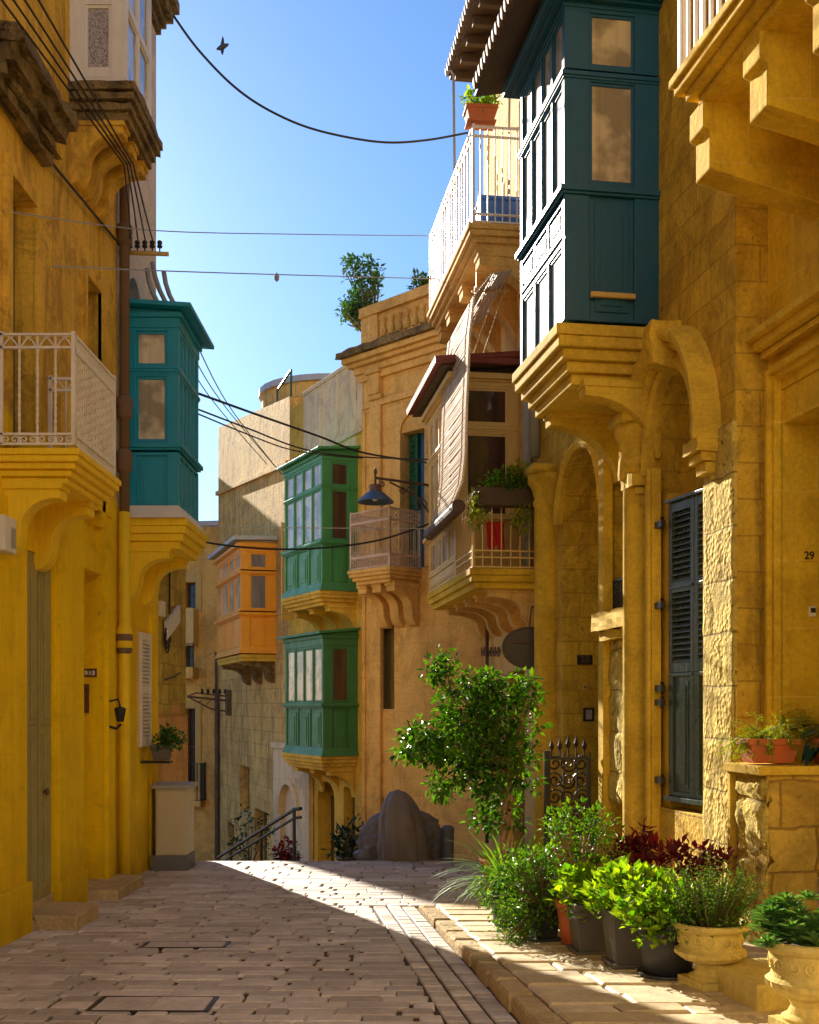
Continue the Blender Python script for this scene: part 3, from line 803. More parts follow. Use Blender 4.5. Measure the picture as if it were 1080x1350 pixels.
# open balcony with white ironwork
bu0, bu1, bp = F.U(97, .6), F.U(150, .6), .6
sb = MB(); slab(sb, F, bu0 - .05, bu1 + .05, bp + .06, 3.40, 3.66, 5)
sbo = sb.build('balcony', M_YP, house, bevel=0.01)
cb = MB()
for uc in (bu0 + .2, bu1 - .22):
    cb2 = MB(); corbel(cb2, F, uc, .2, .46, 3.42, .62); cb2.build('corbel', M_YP, sbo, bevel=0.008)
rl = MB()
railing(rl, frame(F.P(bu0, 0.02, 0), F.n, -F.u), bp - .02, 3.70, 4.58, sp=.148, r=.009, rails=(0.0, .09, .88, 1.0), arches=True, twist=True)
railing(rl, frame(F.P(bu0, bp, 0), F.u, F.n), bu1 - bu0, 3.70, 4.58, sp=.055, r=.007, rails=(0.0, .09, .88, 1.0))
railing(rl, frame(F.P(bu0, bp, 0), F.u, F.n), bu1 - bu0, 3.80, 4.45, lattice=True, r=.006, rails=(0, 1))
railing(rl, frame(F.P(bu1, 0.02, 0), F.n, -F.u), bp - .02, 3.70, 4.58, sp=.148, r=.009, rails=(0.0, .09, .88, 1.0), arches=True)
rl.build('railing', M_WIRON, sbo)
# white enclosed balcony high up, on dark corbels
wu0, wu1, wp = F.U(92), F.U(200, .55), .55
enclosed_balcony(F, house, wu0, wu1, wp, [(7.66, 7.74, 'p', 1), (7.74, 8.45, 'g', 1), (8.45, 9.4, 'p', 1)], [(7.66, 8.45, 'g', 2), (8.45, 9.4, 'g', 2)], M_WHITE, P_LACE, P_PALE, 9.6, ov=.15, mroof=M_LEAD)
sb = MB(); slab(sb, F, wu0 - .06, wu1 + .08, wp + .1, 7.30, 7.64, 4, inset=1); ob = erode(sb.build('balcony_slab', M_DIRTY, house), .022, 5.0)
for uc in (wu0 + .16, (wu0 + wu1) / 2, wu1 - .12):
    c_ = MB(); corbel(c_, F, uc, .2, .5, 7.32, .62); c_.build('corbel', M_L1, ob, bevel=0.008)
# doorsteps
for (a, b, p, zt, o) in ((F.U(32), F.U(66), .42, .13, 0), (F.U(113), F.U(150), .30, .12, 0)):
    s = MB(); zz = gz((a + b) / 2)
    s.prism(F.M, [(-.1, zz - .2), (p + .03, zz - .2), (p + .03, zz + zt - .05), (p + .035, zz + zt), (-.1, zz + zt + .01)], a, b)
    s.build('doorstep', M_KERB, house, bevel=0.02)
for o in (ld1, ld2):
    s = MB(); s.box(F.M, o['u0'] + .003, o['u1'] - .003, -o['d'] + .002, .004, o['z0'] - .3, o['z0'] + .04); s.build('threshold', M_KERB, house, bevel=0.01)
# rain pipe
dp = MB(); up_ = uD - .02
dp.tube([F.P(up_, .085, 12.3), F.P(up_, .085, 3.78)], .058, 10); 
for z in (8.9, 6.9, 4.95, 4.35, 2.3): dp.lathe(frame(F.P(up_, .085, z), F.u, F.n), [(.058, -.12), (.085, -.1), (.09, -.02), (.078, 0), (.092, .03), (.092, .1), (.058, .14)], 12)
dpo = dp.build('rain_pipe', M_BTILE, house, smooth=True)
dq = MB(); dq.tube([F.P(up_, .085, 3.78), F.P(up_, .085, gz(12.8))], .064, 10)
for z in (2.35,): dq.lathe(frame(F.P(up_, .085, z), F.u, F.n), [(.064, -.12), (.09, -.1), (.09, .1), (.064, .14)], 12)
dq.build('painted_pipe', M_YP, dpo, smooth=True)

# ================================================================== LEFT: pale house with the teal balcony
pale = thing('plastered_house', 'tall pale lilac plaster house with teal enclosed timber balcony, on the left', 'house', (-3.3, 13.9, gz(13.9)))
pu0, pu1 = uD, F.U(206)
tu0, tu1, tp = F.U(164), F.U(262, .63), .63
pa = dict(u0=F.U(166), u1=F.U(189), z0=5.6, z1=6.72, spring=6.1, d=.2)
ps = dict(u0=F.U(205) - .04, u1=F.U(205), z0=7.0, z1=7.4, d=.1)
mb = MB(); wall(mb, F, pu0, pu1, -1, 10.6, [pa], back=5)
for a, b, c, d in ((F.U(197), pu1 - .004, -1, 3.25),): mb.box(F.M, a, b, -.02, .03, c, d)
mb.build('wall', M_L2, pale, bevel=0.006)
window(F, dict(pa, z1=6.6), pale, M_BROWN, P_BROWN, 2, 1)
cn = MB()
for z0, z1, p in ((10.35, 10.45, .06), (10.45, 10.55, .12), (10.55, 10.7, .2), (10.7, 10.85, .27), (10.85, 10.95, .24)): cn.box(F.M, pu0, pu1 + p * .7, -.2, p, z0, z1)
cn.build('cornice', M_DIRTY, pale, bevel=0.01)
Zt = lambda py: F.Z(py, tu0)
enclosed_balcony(F, pale, tu0, tu1, tp, [(Zt(680), Zt(596), 'p', 1), (Zt(586), Zt(492), 'g', 1), (Zt(486), Zt(432), 'g', 1)],
    [(Zt(680), Zt(596), 'p', 4), (Zt(586), Zt(492), 'g', 5), (Zt(486), Zt(432), 'g', 5)], M_TEAL, P_CURT, P_PALE, Zt(412), ov=.17, mroof=M_TEAL, slope=.06,
    beads=((Zt(585), .05, .05), (Zt(487), .02, .03)), skirt=.09, mskirt=M_WHITE, nsw=.21)
sb = MB(); slab(sb, F, tu0 - .02, tu1 + .1, tp + .1, Zt(722), Zt(683), 4); ob = sb.build('balcony_slab', M_YP, pale, bevel=0.01)
for uc in (tu0 + .2, tu1 - .2):
    c_ = MB(); corbel(c_, F, uc, .24, .5, Zt(722) + .02, .6); c_.build('corbel', M_YP, ob, bevel=0.008)
s = MB(); Ms = frame(F.P(F.U(182), .012, 0), F.u, F.n); shutter(s, Ms, 0, F.U(195) - F.U(182), F.Z(985, F.U(182)), F.Z(833, F.U(182)), slats=30)
s.box(Ms, .0, F.U(195) - F.U(182), -.01, .004, F.Z(985, F.U(182)), F.Z(833, F.U(182)))
s.build('shutter', M_WHITE, pale)
# insulator arm
arm = thing('insulator_bracket', 'wooden cross arm carrying dark insulators beside the brown rain pipe', 'cable bracket', F.P(pu0 + .08, 0, 6.75))
m = MB(); za = arm_z = F.Z(329, pu0, .3); m.tube([F.P(pu0 + .08, -.02, za), F.P(pu0 + .08, .56, za - .02)], .025, 8); m.build('arm', M_OCHW, arm, smooth=True)
for i in range(5):
    m = MB(); c = F.P(pu0 + .08, .12 + .085 * i, za + .0)
    m.lathe(frame(c, F.u, F.n), [(.008, 0), (.008, .05), (.03, .055), (.032, .075), (.018, .085), (.03, .1), (.028, .125), (.012, .135), (0, .137)], 8); m.build('insulator', M_CABLE, arm, smooth=True)

# ================================================================== LEFT: low stone house at the corner
low = thing('corner_house', 'low rough stone house with peach plaster base, at the left street corner', 'house', (-3.3, 15.8, gz(15.8)))
cu0, cu1 = pu1 + .002, F.U(245)
mb = MB(); wall(mb, F, cu0, cu1, -1.6, 5.7, [], back=4.5)
mb.box(F.M, cu0 + .06, cu1 + .02, -.02, .03, -1.6, 1.45)
mb.build('wall', M_L3, low, bevel=0.01)
c_ = MB(); c_.box(F.M, cu0, cu1 + .05, -.3, .06, 5.7, 5.82); c_.build('coping', M_L3, low, bevel=0.01)

# ================================================================== RIGHT: arched stone house
arch = thing('arched_stone_house', 'golden stone house with arched bays, columns and dark teal enclosed balcony, on the right', 'house', FA.P(FA.U(800), 0, gz(11)))
F = FA
a0, a1 = F.U(970), F.U(713)
o1 = dict(u0=F.U(927), u1=F.U(862), z0=.62, z1=4.72, spring=3.85, d=.34)
o2 = dict(u0=F.U(834), u1=F.U(802), z0=2.62, z1=4.5, d=.32)
o3 = dict(u0=F.U(797), u1=F.U(742), z0=-.42, z1=4.62, spring=3.85, d=.55)
cel = dict(u0=F.U(848), u1=F.U(806), z0=-.42, z1=.55, d=.35)
mb = MB(); wall(mb, F, a0, a1, -1, 11.5, [o1, o2, o3, cel], back=5)
mb.build('wall', M_A, arch, bevel=0.008)
# rough hewn facing on the pier and under the small window (proud of the wall)
pr = MB()
def rough_patch(mb, F, u0, u1, z0, z1, n0=.02, amp=.02, st=.06, thick=.03, seed=0):
    from mathutils import noise as nz
    nu, nzc = max(2, int((u1 - u0) / st)), max(2, int((z1 - z0) / st)); k = len(mb.v)
    rows = []
    zz = z0
    for j in range(nzc + 1):
        for i in range(nu + 1):
            u = u0 + (u1 - u0) * i / nu; z = z0 + (z1 - z0) * j / nzc
            d = nz.fractal(Vector((u * 3 + seed, z * 3, seed)), 0.8, 2.1, 5) * amp
            row = int(z / .44); uj = u + (.21 if row % 2 else 0)
            jz = min(abs(z / .44 - round(z / .44)) * .44, abs(uj / .42 - round(uj / .42)) * .42)
            if jz < .03: d -= amp * .9
            e = 0 if 0 < i < nu and 0 < j < nzc else -.5 * amp
            mb.v.append(tuple(F.P(u, n0 + d + e, z)))
    w_ = nu + 1
    for j in range(nzc):
        for i in range(nu): mb.f.append((k + j * w_ + i, k + j * w_ + i + 1, k + (j + 1) * w_ + i + 1, k + (j + 1) * w_ + i))
    b = len(mb.v)
    ring = [k + i for i in range(w_)] + [k + j * w_ + nu for j in range(1, nzc + 1)] + [k + nzc * w_ + i for i in range(nu - 1, -1, -1)] + [k + j * w_ for j in range(nzc - 1, 0, -1)]
    inv = F.M.inverted()
    for r in ring:
        l = inv @ Vector(mb.v[r]); mb.v.append(tuple(F.P(l.x, n0 - thick, l.z)))
    for i in range(len(ring)):
        j = (i + 1) % len(ring); mb.f.append((ring[i], ring[j], b + j, b + i))
rough_patch(pr, F, a0 - .005, F.U(931), -.9, 3.95, .03, .009, .03, .04, 1)
pr.build('rough_pier', M_AR, arch, smooth=True)
pr = MB(); rough_patch(pr, F, F.U(851), F.U(805), .56, 2.30, .03, .02, .05, .04, 5)
pr.build('rough_panel', M_AR, arch, smooth=True)
# dressed mouldings: jambs, sill, arch bands
dm = MB()
for (u, hw, zt) in ((F.U(866), .07, 3.9),):
    dm.box(F.M, u - hw, u + hw, -.02, .075, -.9, zt); dm.box(F.M, u - hw * .5, u + hw * .5, .07, .11, -.9, zt)
dm.box(F.M, F.U(806) , F.U(799), -.02, .09, -.9, 4.6)
def archpts(o, e=0.0, n=18):
    uc, hw = (o['u0'] + o['u1']) / 2, (o['u1'] - o['u0']) / 2 + e; sp = o['spring']; r = o['z1'] - sp + e
    return [(uc - hw * math.cos(math.pi * i / n), sp + r * math.sin(math.pi * i / n)) for i in range(n + 1)]
dm.sweep(F.M, archpts(o1, .0), [(0, -.02), (0, .09), (.05, .12), (.10, .06), (.14, .06), (.14, -.02)])
dm.sweep(F.M, archpts(o3, .0), [(0, -.02), (0, .07), (.06, .11), (.12, .06), (.16, .05), (.16, -.02)])
dm.build('arch_moulding', M_AS, arch, bevel=0.008)
hd = MB()   # heavy hood over the shuttered window
hd.sweep(F.M, archpts(o1, .14), [(0, -.02), (0, .10), (.04, .15), (.08, .15), (.10, .21), (.15, .24), (.20, .24), (.22, .14), (.24, -.02)])
for u, sg in ((o1['u0'] - .20, -1), (o1['u1'] + .20, 1)):
    hd.box(F.M, u - .16, u + .16, -.02, .21, 3.76, 3.88); hd.box(F.M, u - .13, u + .13, -.02, .16, 3.68, 3.76); hd.box(F.M, u - .10, u + .10, -.02, .11, 3.58, 3.68)
uc = (o1['u0'] + o1['u1']) / 2
hd.prism(F.M, [(-.02, 4.7), (.27, 4.75), (.31, 5.02), (.28, 5.14), (-.02, 5.16)], uc - .1, uc + .1)
erode(hd.build('arch_hood', M_AS, arch), .018, 6.0, 2)
sl_ = MB(); su0, su1 = F.U(851), F.U(803)
sl_.box(F.M, su0, su1 + .05, -.02, .20, 2.40, 2.60); sl_.box(F.M, su0 + .03, su1 - .02, -.02, .14, 2.30, 2.40); 
erode(sl_.build('window_sill', M_AS, arch), .03, 6.0)
for u, r_, zb, zt in ((F.U(849), .155, -.75, 4.28), (F.U(727), .165, -.75, 4.45)):
    cm = MB()
    cm.lathe(frame(F.P(u, .06, 0), F.u, F.n), [(r_ * 1.35, zb), (r_ * 1.35, zb + .5), (r_ * 1.2, zb + .55), (r_ * 1.25, zb + .62), (r_ * 1.02, zb + .68), (r_, zb + .8), (r_ * .97, zt - .3), (r_ * 1.08, zt - .28), (r_ * 1.08, zt - .22), (r_ * .97, zt - .2), (r_ * 1.15, zt - .08), (r_ * 1.4, zt), (r_ * 1.5, zt + .02), (r_ * 1.5, zt + .12), (r_ * 1.2, zt + .12)], 28)
    cm.box(F.M, u - r_ * 1.5, u + r_ * 1.5, -.02, .06 + r_ * 1.5, zt + .12, zt + .22)
    cm.build('column', M_AS, arch, smooth=True)
    j = arch.children
# shuttered window
sw1 = F.U(881, -.03); hp = F.P(sw1, -.03, 0); sL = .93
FS = Facade(hp.x, hp.y, -.30, 1)                # the pair of leaves stands slightly ajar, hinged at the far jamb
sz0, sz1 = F.Z(1050, F.U(888)), F.Z(662, F.U(884))
Ms = frame(FS.P(-sL, -.05, 0), FS.u, FS.n)
bk = MB(); bk.box(Ms, 0, sL, -.02, .0, sz0, sz1)
bk.box(Ms, -.01, sL + .0, -.02, .10, sz0 - .05, sz0 - .004); bk.prism(Ms, [(-.02, sz1 + .004), (.09, sz1 + .004), (.09, sz1 + .03), (-.02, sz1 + .07)], -.01, sL)
bo = bk.build('shuttered_window', M_SHUT, arch, bevel=0.004)
half = sL / 2; zm = sz0 + (sz1 - sz0) * .42
for k in range(2):
    m = MB(); Mk = frame(FS.P(-sL + half * k + .004, -.045, 0), FS.u, FS.n)
    shutter(m, Mk, 0, half - .008, zm, sz1, slats=30, t=.045)
    face(m, [], frame(FS.P(-sL + half * k + .004, .0, 0), FS.u, FS.n), half - .008, [(sz0, zm - .003, 'p', 1)], t=.04)
    for zz in (zm - .02, zm + (sz1 - zm) * .5): m.box(Mk, .02, half - .03, .045, .056, zz - .015, zz + .015)
    m.build('shutter', M_SHUT, bo, bevel=0.003)
for z in (F.Z(690, sw1), F.Z(797, sw1), F.Z(907, sw1), F.Z(926, sw1), F.Z(1029, sw1)):
    hn = MB(); hn.box(F.M, sw1 - .02, sw1 + .17, .005, .05, z - .03, z + .03); hn.tube([F.P(sw1 + .0, .03, z - .06), F.P(sw1 + .0, .03, z + .06)], .02, 6); hn.build('hinge', M_IRON, bo)
tr = MB(); tr.box(F.M, o1['u0'] + .01, o1['u1'] - .01, -.335, -.24, sz1 + .12, sz1 + .22); tr.box(F.M, o1['u0'] + .01, o1['u1'] - .01, -.335, -.28, sz1 + .22, sz1 + .3); tr.box(F.M, sw1 + .02, o1['u1'] - .005, -.335, -.06, .62, sz1 + .12); tr.box(F.M, o1['u0'] + .01, sw1 + .02, -.335, -.2, .62, sz0 - .08); tr.box(F.M, o1['u0'] + .01, sw1 + .02, -.335, -.24, sz0, sz1)
tr.build('inner_surround', M_AS, arch, bevel=0.008)
window(F, o2, arch, M_BROWN, P_DARK, 2, 3)
gr = MB(); railing(gr, frame(F.P(o2['u0'] + .02, -.03, 0), F.u, F.n), o2['u1'] - o2['u0'] - .04, 2.62, 2.95, sp=.05, r=.007, lattice=False); railing(gr, frame(F.P(o2['u0'] + .02, -.03, 0), F.u, F.n), o2['u1'] - o2['u0'] - .04, 2.62, 2.95, lattice=True, r=.01)
gr.build('window_grille', M_IRON, arch)
window(F, cel, arch, M_IRON, P_DARK, 3, 1, name='cellar_window')
door(F, o3 | dict(z1=3.7), arch, M_DARKDOOR, rails=4)
st = MB(); st.box(F.M, o3['u0'], o3['u1'], -.54, .0, -.9, -.28); st.box(F.M, o3['u0'] - .05, o3['u1'] + .05, .0, .28, -.9, -.40); st.build('doorstep', M_KERB, arch, bevel=0.015)
# dark teal enclosed balcony
bu0, bp = F.U(869), .95
bu1 = F.U(686, bp)
Zb = lambda py: F.Z(py, bu0)
tb = enclosed_balcony(F, arch, bu0, bu1, bp, [(Zb(428), Zb(258), 'p', 1), (Zb(252), Zb(110), 'g', 1), (Zb(100), Zb(20), 'g', 1)],
    [(Zb(428), Zb(322), 'g', 3), (Zb(316), Zb(268), 'p', 3), (Zb(252), Zb(110), 'g', 4), (Zb(100), Zb(20), 'g', 4)], M_TEALD, P_TAN, P_PALE, Zb(-4), ov=.42, mroof=M_SOFF, slope=.28,
    beads=((Zb(254), .05, .05), (Zb(104), .025, .04), (Zb(-2), .16, .1)))
til = MB()
zt = Zb(-4) + .07
for i in range(int((bu1 - bu0 + .9) / .13)):
    u = bu0 - .42 + i * .13
    til.tube([F.P(u, 0, zt + .29), F.P(u, bp + .46, zt + .012)], .062, 8)
til.build('roof_tiles', M_BTILE, tb, smooth=True)
lg = MB(); lg.box(F.M, bu0 - .05, bu0 - .0, .25, .70, Zb(398), Zb(391)); lg.build('peeled_ledge', M_OCHW, tb, bevel=0.01)
sb = MB(); slab(sb, F, bu0 - .03, bu1 + .06, bp + .08, Zb(505), Zb(433), 5); ob = sb.build('balcony_slab', M_AS, arch, bevel=0.012)
for uc in (bu0 + .18, bu1 - .3):
    c_ = MB(); corbel(c_, F, uc, .22, .72, Zb(500), .75, style=1); c_.build('corbel', M_AS, ob, bevel=0.01)
# downpipe strip beyond the column
g = MB(); g.tube([F.P(a1 - .04, .09, 9.5), F.P(a1 - .04, .09, 4.9)], .07, 10); g.build('rain_pipe', M_GREYM, arch, smooth=True)

# ================================================================== RIGHT: nearest house, smooth stone with doorway 29
near = thing('corner_stone_house', 'smooth golden stone house with deep doorway numbered 29, nearest on the right', 'house', FD.P(7, 0, gz(7)))
F = FD
e1 = FA.U(970) + .0
dd = dict(u0=F.U(1030) - 1.35, u1=F.U(1030), z0=-.55, z1=4.15, d=.85)
mb = MB(); wall(mb, F, 2.0, e1 - .003, -.8, 11.5, [dd], back=5)
mb.build('wall', M_D, near, bevel=0.006)
# return face of the next house's pier closes the step; moulded door surround
ds = MB()
z1 = dd['z1']; a, b = dd['u0'], dd['u1']
for e, p in ((0.0, .06), (.045, .10), (.09, .05)):
    ds.box(F.M, b + e, b + e + .045, -.02, p, -.7, z1 + .12 + e); ds.box(F.M, a - e - .045, a - e, -.02, p, -.7, z1 + .12 + e)
    ds.box(F.M, a - e - .045, b + e + .045, -.02, p - .003, z1 + .075 + e, z1 + .12 + e + .001)
for z, p, q in ((z1 + .28, .10, .05), (z1 + .34, .17, .07), (z1 + .41, .24, .06)): ds.box(F.M, a - .25, b + .16, -.02, p, z, z + q)
ds.box(F.M, a + .0, b - .0, -.35, -.02, z1 - .28, z1 - .003)
ds.build('door_surround', M_D, near, bevel=0.006)
door(F, dd, near, M_DARKDOOR, rails=4)
st = MB(); st.box(F.M, a, b, -.84, .0, -.8, .30); st.build('threshold', M_KERB, near, bevel=0.015)
nbp = 1.17
nb1 = F.U(881, nbp); nb0 = nb1 - 2.7
sb = MB(); slab(sb, F, nb0, nb1, nbp, 5.98, 6.24, 4); ob = sb.build('balcony', M_D, near, bevel=0.012)
for px in (917, 988):
    uc = F.U(px, .95) - .12
    c_ = MB(); c_.prism(F.M, [(-.02, 6.0), (1.0, 6.0), (1.0, 5.80), (.95, 5.78), (.95, 5.50), (-.02, 5.28)], uc - .14, uc + .12)
    c_.build('bracket', M_D, ob, bevel=0.012)
c_ = MB(); uc = F.U(988, .95) - .95; c_.prism(F.M, [(-.02, 6.0), (1.0, 6.0), (1.0, 5.80), (.95, 5.78), (.95, 5.50), (-.02, 5.28)], uc - .14, uc + .12); c_.build('bracket', M_D, ob, bevel=0.012)
rl = MB(); railing(rl, frame(F.P(nb0, nbp - .08, 0), F.u, F.n), nb1 - nb0 - .06, 6.27, 7.25, sp=.13, r=.018, rr=.022)
railing(rl, frame(F.P(nb1 - .07, 0, 0), F.n, F.u), nbp - .1, 6.27, 7.25, sp=.13, r=.018, rr=.022)
rl.build('railing', M_WIRON, ob)

wg = MB(); wg.box(I4, -9, 9, -13, -9, -1, 13.5); wg.build('bounce_wall', M_REAR, near, bevel=.02)  # unseen wall added behind the camera to bounce warm sunlight onto shaded facades
# low parapet beside the doorway, rough stones on its street side
par = thing('stair_parapet', 'low rough masonry parapet with flat coping carrying a terracotta planter, beside the doorway', 'wall', FA.P(FA.U(985) - .4, .1, gz(9)))
F = FA
par0, par1 = F.U(1005, .16), F.U(961, .16)
mb = MB(); mb.box(F.M, par0, par1, -.9, .12, -.8, F.Z(1022, par0)); mb.build('masonry', M_PAR, par, bevel=0.01)
pr = MB(); rough_patch(pr, F, par0, par1 - .07, gz(9) , F.Z(1024, par0) - .02, .155, .05, .05, .05, 9); pr.build('rough_facing', M_AR, par, smooth=True)
cp = MB(); cp.box(F.M, par0 - .04, par1 + .03, -.9, .20, F.Z(1022, par0), F.Z(1010, par0)); cp.box(F.M, par1 - .05, par1 + .01, -.1, .17, -.7, F.Z(1022, par0) - .002); cp.build('coping', M_AS, par, bevel=0.008)
# ================================================================== RIGHT: balcony house beyond
F = FC
bal = thing('balcony_house', 'tall house with cream enclosed balcony under red tiles and white railed balcony above', 'house', F.P(1.8, 0, gz(16.5)))
LC = 3.75
cd1 = dict(u0=.25, u1=1.1, z0=3.45, z1=5.7, d=.22)
cd2 = dict(u0=.35, u1=1.25, z0=8.02, z1=10.3, d=.22)
cd3 = dict(u0=.9, u1=1.9, z0=-.7, z1=2.1, d=.3)
cw3 = dict(u0=2.4, u1=3.1, z0=.6, z1=2.0, d=.25)
mb = MB(); wall(mb, F, 0, LC, -2, 12.2, [cd1, cd2, cd3, cw3], back=3.5); mb.build('wall', M_B, bal, bevel=0.008)
door(F, cd1, bal, M_OCHW, rails=3); door(F, cd2, bal, M_WHITE, rails=3); door(F, cd3, bal, M_DARKDOOR, rails=3)
window(F, cw3, bal, M_BROWN, P_DARK, 2, 1)
p = .93
ue = F.U(600, p)                       # where the closed part begins
uz = LC - .05
# stone slab with dentil brackets
zs1 = 3.42
sb = MB(); slab(sb, F, 0.0, uz, p + .03, 3.16, zs1, 3); ob = sb.build('balcony', M_D, bal, bevel=0.01)
for i in range(5):
    uc = .25 + i * .76
    c_ = MB(); corbel(c_, F, uc, .16, .68, 3.17, .50); c_.build('corbel', M_B, ob, bevel=0.006)
rl = MB()
railing(rl, frame(F.P(0.03, .02, 0), F.n, -F.u), p - .04, zs1 + .02, zs1 + 1.0, sp=.125, r=.010, rails=(0.0, .13, .22, 1.0))
railing(rl, frame(F.P(0.03, p - .02, 0), F.u, F.n), ue - .06, zs1 + .02, zs1 + 1.0, sp=.125, r=.010, rails=(0.0, .13, .22, 1.0))
rl.build('railing', M_CREAM, ob)
zt = 6.38
enclosed_balcony(F, bal, ue, uz, p, [(zs1, 4.25, 'p', 1), (4.30, 5.55, 'g', 1), (5.62, 6.2, 'g', 1)], [(zs1 + .02, 3.72, 'p', 1), (3.72, 4.25, 'g', 4), (4.32, 5.55, 'g', 5), (5.62, 6.2, 'g', 5)],
    M_CREAM, P_BROWN, P_PALE, zt, ov=.24, mroof=M_SOFF, slope=.10, nsw=.17, beads=((4.33, .09, .06), (5.61, .03, .04), (6.36, .12, .08)))
til = MB()
for i in range(int((uz - ue + .62) / .115)):
    u = ue - .30 + i * .115
    til.tube([F.P(u, 0, zt + .20), F.P(u, p + .34, zt + .075)], .056, 8)
til.box(F.M, ue - .34, ue - .28, 0, p + .3, zt + .05, zt + .13)
til.build('roof_tiles', M_TILE, bal, smooth=False)
# upper open balcony
zu = 8.0
ub1 = LC - .1
sb = MB(); slab(sb, F, 0.0, ub1, p + .05, zu - .3, zu, 4); ub = sb.build('balcony', M_B, bal, bevel=0.01)
for uc in (.3, 1.5, 2.6, 3.4):
    c_ = MB(); corbel(c_, F, uc, .28, .8, zu - .28, 1.0, style=1); c_.build('corbel', M_B, ub, bevel=0.01)
rl = MB()
railing(rl, frame(F.P(0.03, .02, 0), F.n, -F.u), p - .04, zu + .02, zu + 1.28, sp=.1, r=.010, rails=(0.0, .08, .9, 1.0))
railing(rl, frame(F.P(0.03, p - .02, 0), F.u, F.n), ub1 - .06, zu + .02, zu + 1.28, sp=.20, r=.012, rails=(0.0, .08, .9, 1.0), rr=.014)
rl.build('railing', M_WIRON, ub)
# roof eave over the upper balcony
rf = MB(); rf.prism(F.M, [(-3.4, 12.75), (.55, 12.02), (.55, 12.10), (-3.4, 12.85)], -.05, LC + .15); ro = rf.build('roof', M_SOFF, bal)
rf = MB()
for i in range(26): 
    u = -.02 + i * .155
    rf.tube([F.P(u, -3.2, 12.86), F.P(u, .62, 12.13)], .07, 8)
rf.build('roof_tiles', M_BTILE, ro, smooth=True)
for i in range(8):
    rf = MB(); rf.box(F.M, .1 + i * .5, .2 + i * .5, -.05, .5, 11.9, 12.03); rf.build('eave_bracket', M_SOFF, ro)
g = MB(); g.tube([F.P(.30, .1, 8.0), F.P(.30, .1, 3.0)], .075, 10); g.build('rain_pipe', M_GREYM, bal, smooth=True)
g = MB(); g.tube([F.P(3.05, .09, 3.2), F.P(3.05, .09, -.6)], .03, 8); g.build('rain_pipe', M_RUST, bal, smooth=True)

# ================================================================== baroque house facing up the street
F = FB
bar = thing('baroque_house', 'warm stone house with heavy cornice, pierced parapet and lacy iron balcony, beyond the cream balcony', 'house', F.P(LB / 2, 0, gz(19.5)))
bd = dict(u0=F.U(562), u1=F.U(530), z0=4.02, z1=6.45, d=.3)
bw = dict(u0=F.U(520), u1=F.U(495), z0=F.Z(935, F.U(507)), z1=F.Z(812, F.U(507)), d=.25)
bs_ = dict(u0=F.U(506), u1=F.U(492), z0=-.9, z1=F.Z(1050, F.U(500)), d=.25)
mb = MB(); wall(mb, F, 0, LB, -3, 8.85, [bd, bw, bs_], back=4)
pu = F.U(498)
mb.box(F.M, pu - .14, pu + .14, -.02, .07, -2.5, 7.05); mb.box(F.M, LB - .06, LB + .03, -.02, .03, -2.5, 7.0)
mb.box(F.M, .3, LB, -.02, .05, 7.05, 7.16)
mb.build('wall', M_B, bar, bevel=0.01)
cp = MB(); cp.box(F.M, pu - .18, pu + .18, -.02, .1, 7.16, 7.25); cp.box(F.M, pu - .16, pu + .16, -.02, .13, 7.25, 7.62); cp.box(F.M, pu - .2, pu + .2, -.02, .17, 7.62, 7.72)
cp.build('pilaster_capital', M_B, bar, bevel=0.02)
co = MB()
for z0, z1, pp in ((7.55, 7.68, .08), (7.68, 7.80, .14), (7.80, 7.88, .22), (7.88, 7.98, .30)): co.box(F.M, 0, LB + pp, -.05, pp, z0, z1)
co.build('cornice', M_B, bar, bevel=0.012)
ct = MB(); ct.box(F.M, -.0, LB + .38, -.05, .38, 7.98, 8.1); ct.box(F.M, 0, LB + .3, -.05, .3, 8.1, 8.15); erode(ct.build('cornice_ledge', M_DIRTY, bar), .035, 5.0, 4)
pp_ = MB(); pp_.box(F.M, 0, LB + .04, -.25, .10, 8.72, 8.90); pp_.box(F.M, LB - .42, LB + .02, -.1, .06, 8.15, 8.72); pp_.box(F.M, 0, LB - .42, -.1, .03, 8.15, 8.28); pp_.box(F.M, 0, LB - .42, -.1, .02, 8.60, 8.72)
for i in range(9):
    pp_.lathe(frame(F.P(LB - .55 - i * .2, .02, 8.28), F.u, F.n), [(.05, 0), (.075, .06), (.08, .12), (.04, .2), (.045, .24), (.07, .3), (.07, .32)], 8)
pp_.build('parapet', M_B, bar, bevel=0.008)
# recessed door: green leaf open, blue door behind
w2 = (bd['u1'] - bd['u0'])
g = MB(); g.box(F.M, bd['u0'], bd['u0'] + w2 * .62, -.27, -.24, bd['z0'], bd['z1']); g.box(F.M, bd['u0'] + .08, bd['u0'] + w2 * .5, -.24, -.225, bd['z0'] + .2, bd['z1'] - .9); g.build('door', M_BDOOR, bar, bevel=.004, label='blue inner door')
g = MB(); shutter(g, frame(F.P(bd['u0'] + w2 * .62, -.2, 0), F.u, F.n), 0, w2 * .36, bd['z0'] + .02, bd['z1'] - .02, slats=24); g.box(F.M, bd['u0'] + w2 * .62, bd['u1'], -.26, -.2, bd['z0'], bd['z1']); g.build('shutter', M_GDOOR, bar)
a_ = MB(); arcu = dict(u0=bd['u0'], u1=bd['u1'] , z0=4, z1=6.75, spring=6.46)
a_.box(F.M, bd['u1'], bd['u1'] + .16, -.02, .05, 4.02, 6.5); a_.box(F.M, bd['u0'] - .16, bd['u0'], -.02, .05, 4.02, 6.5)
a_.sweep(F.M, archpts(arcu, .0), [(0, -.02), (0, .05), (.16, .05), (.16, -.02)])
a_.build('door_surround', M_B, bar, bevel=0.01)
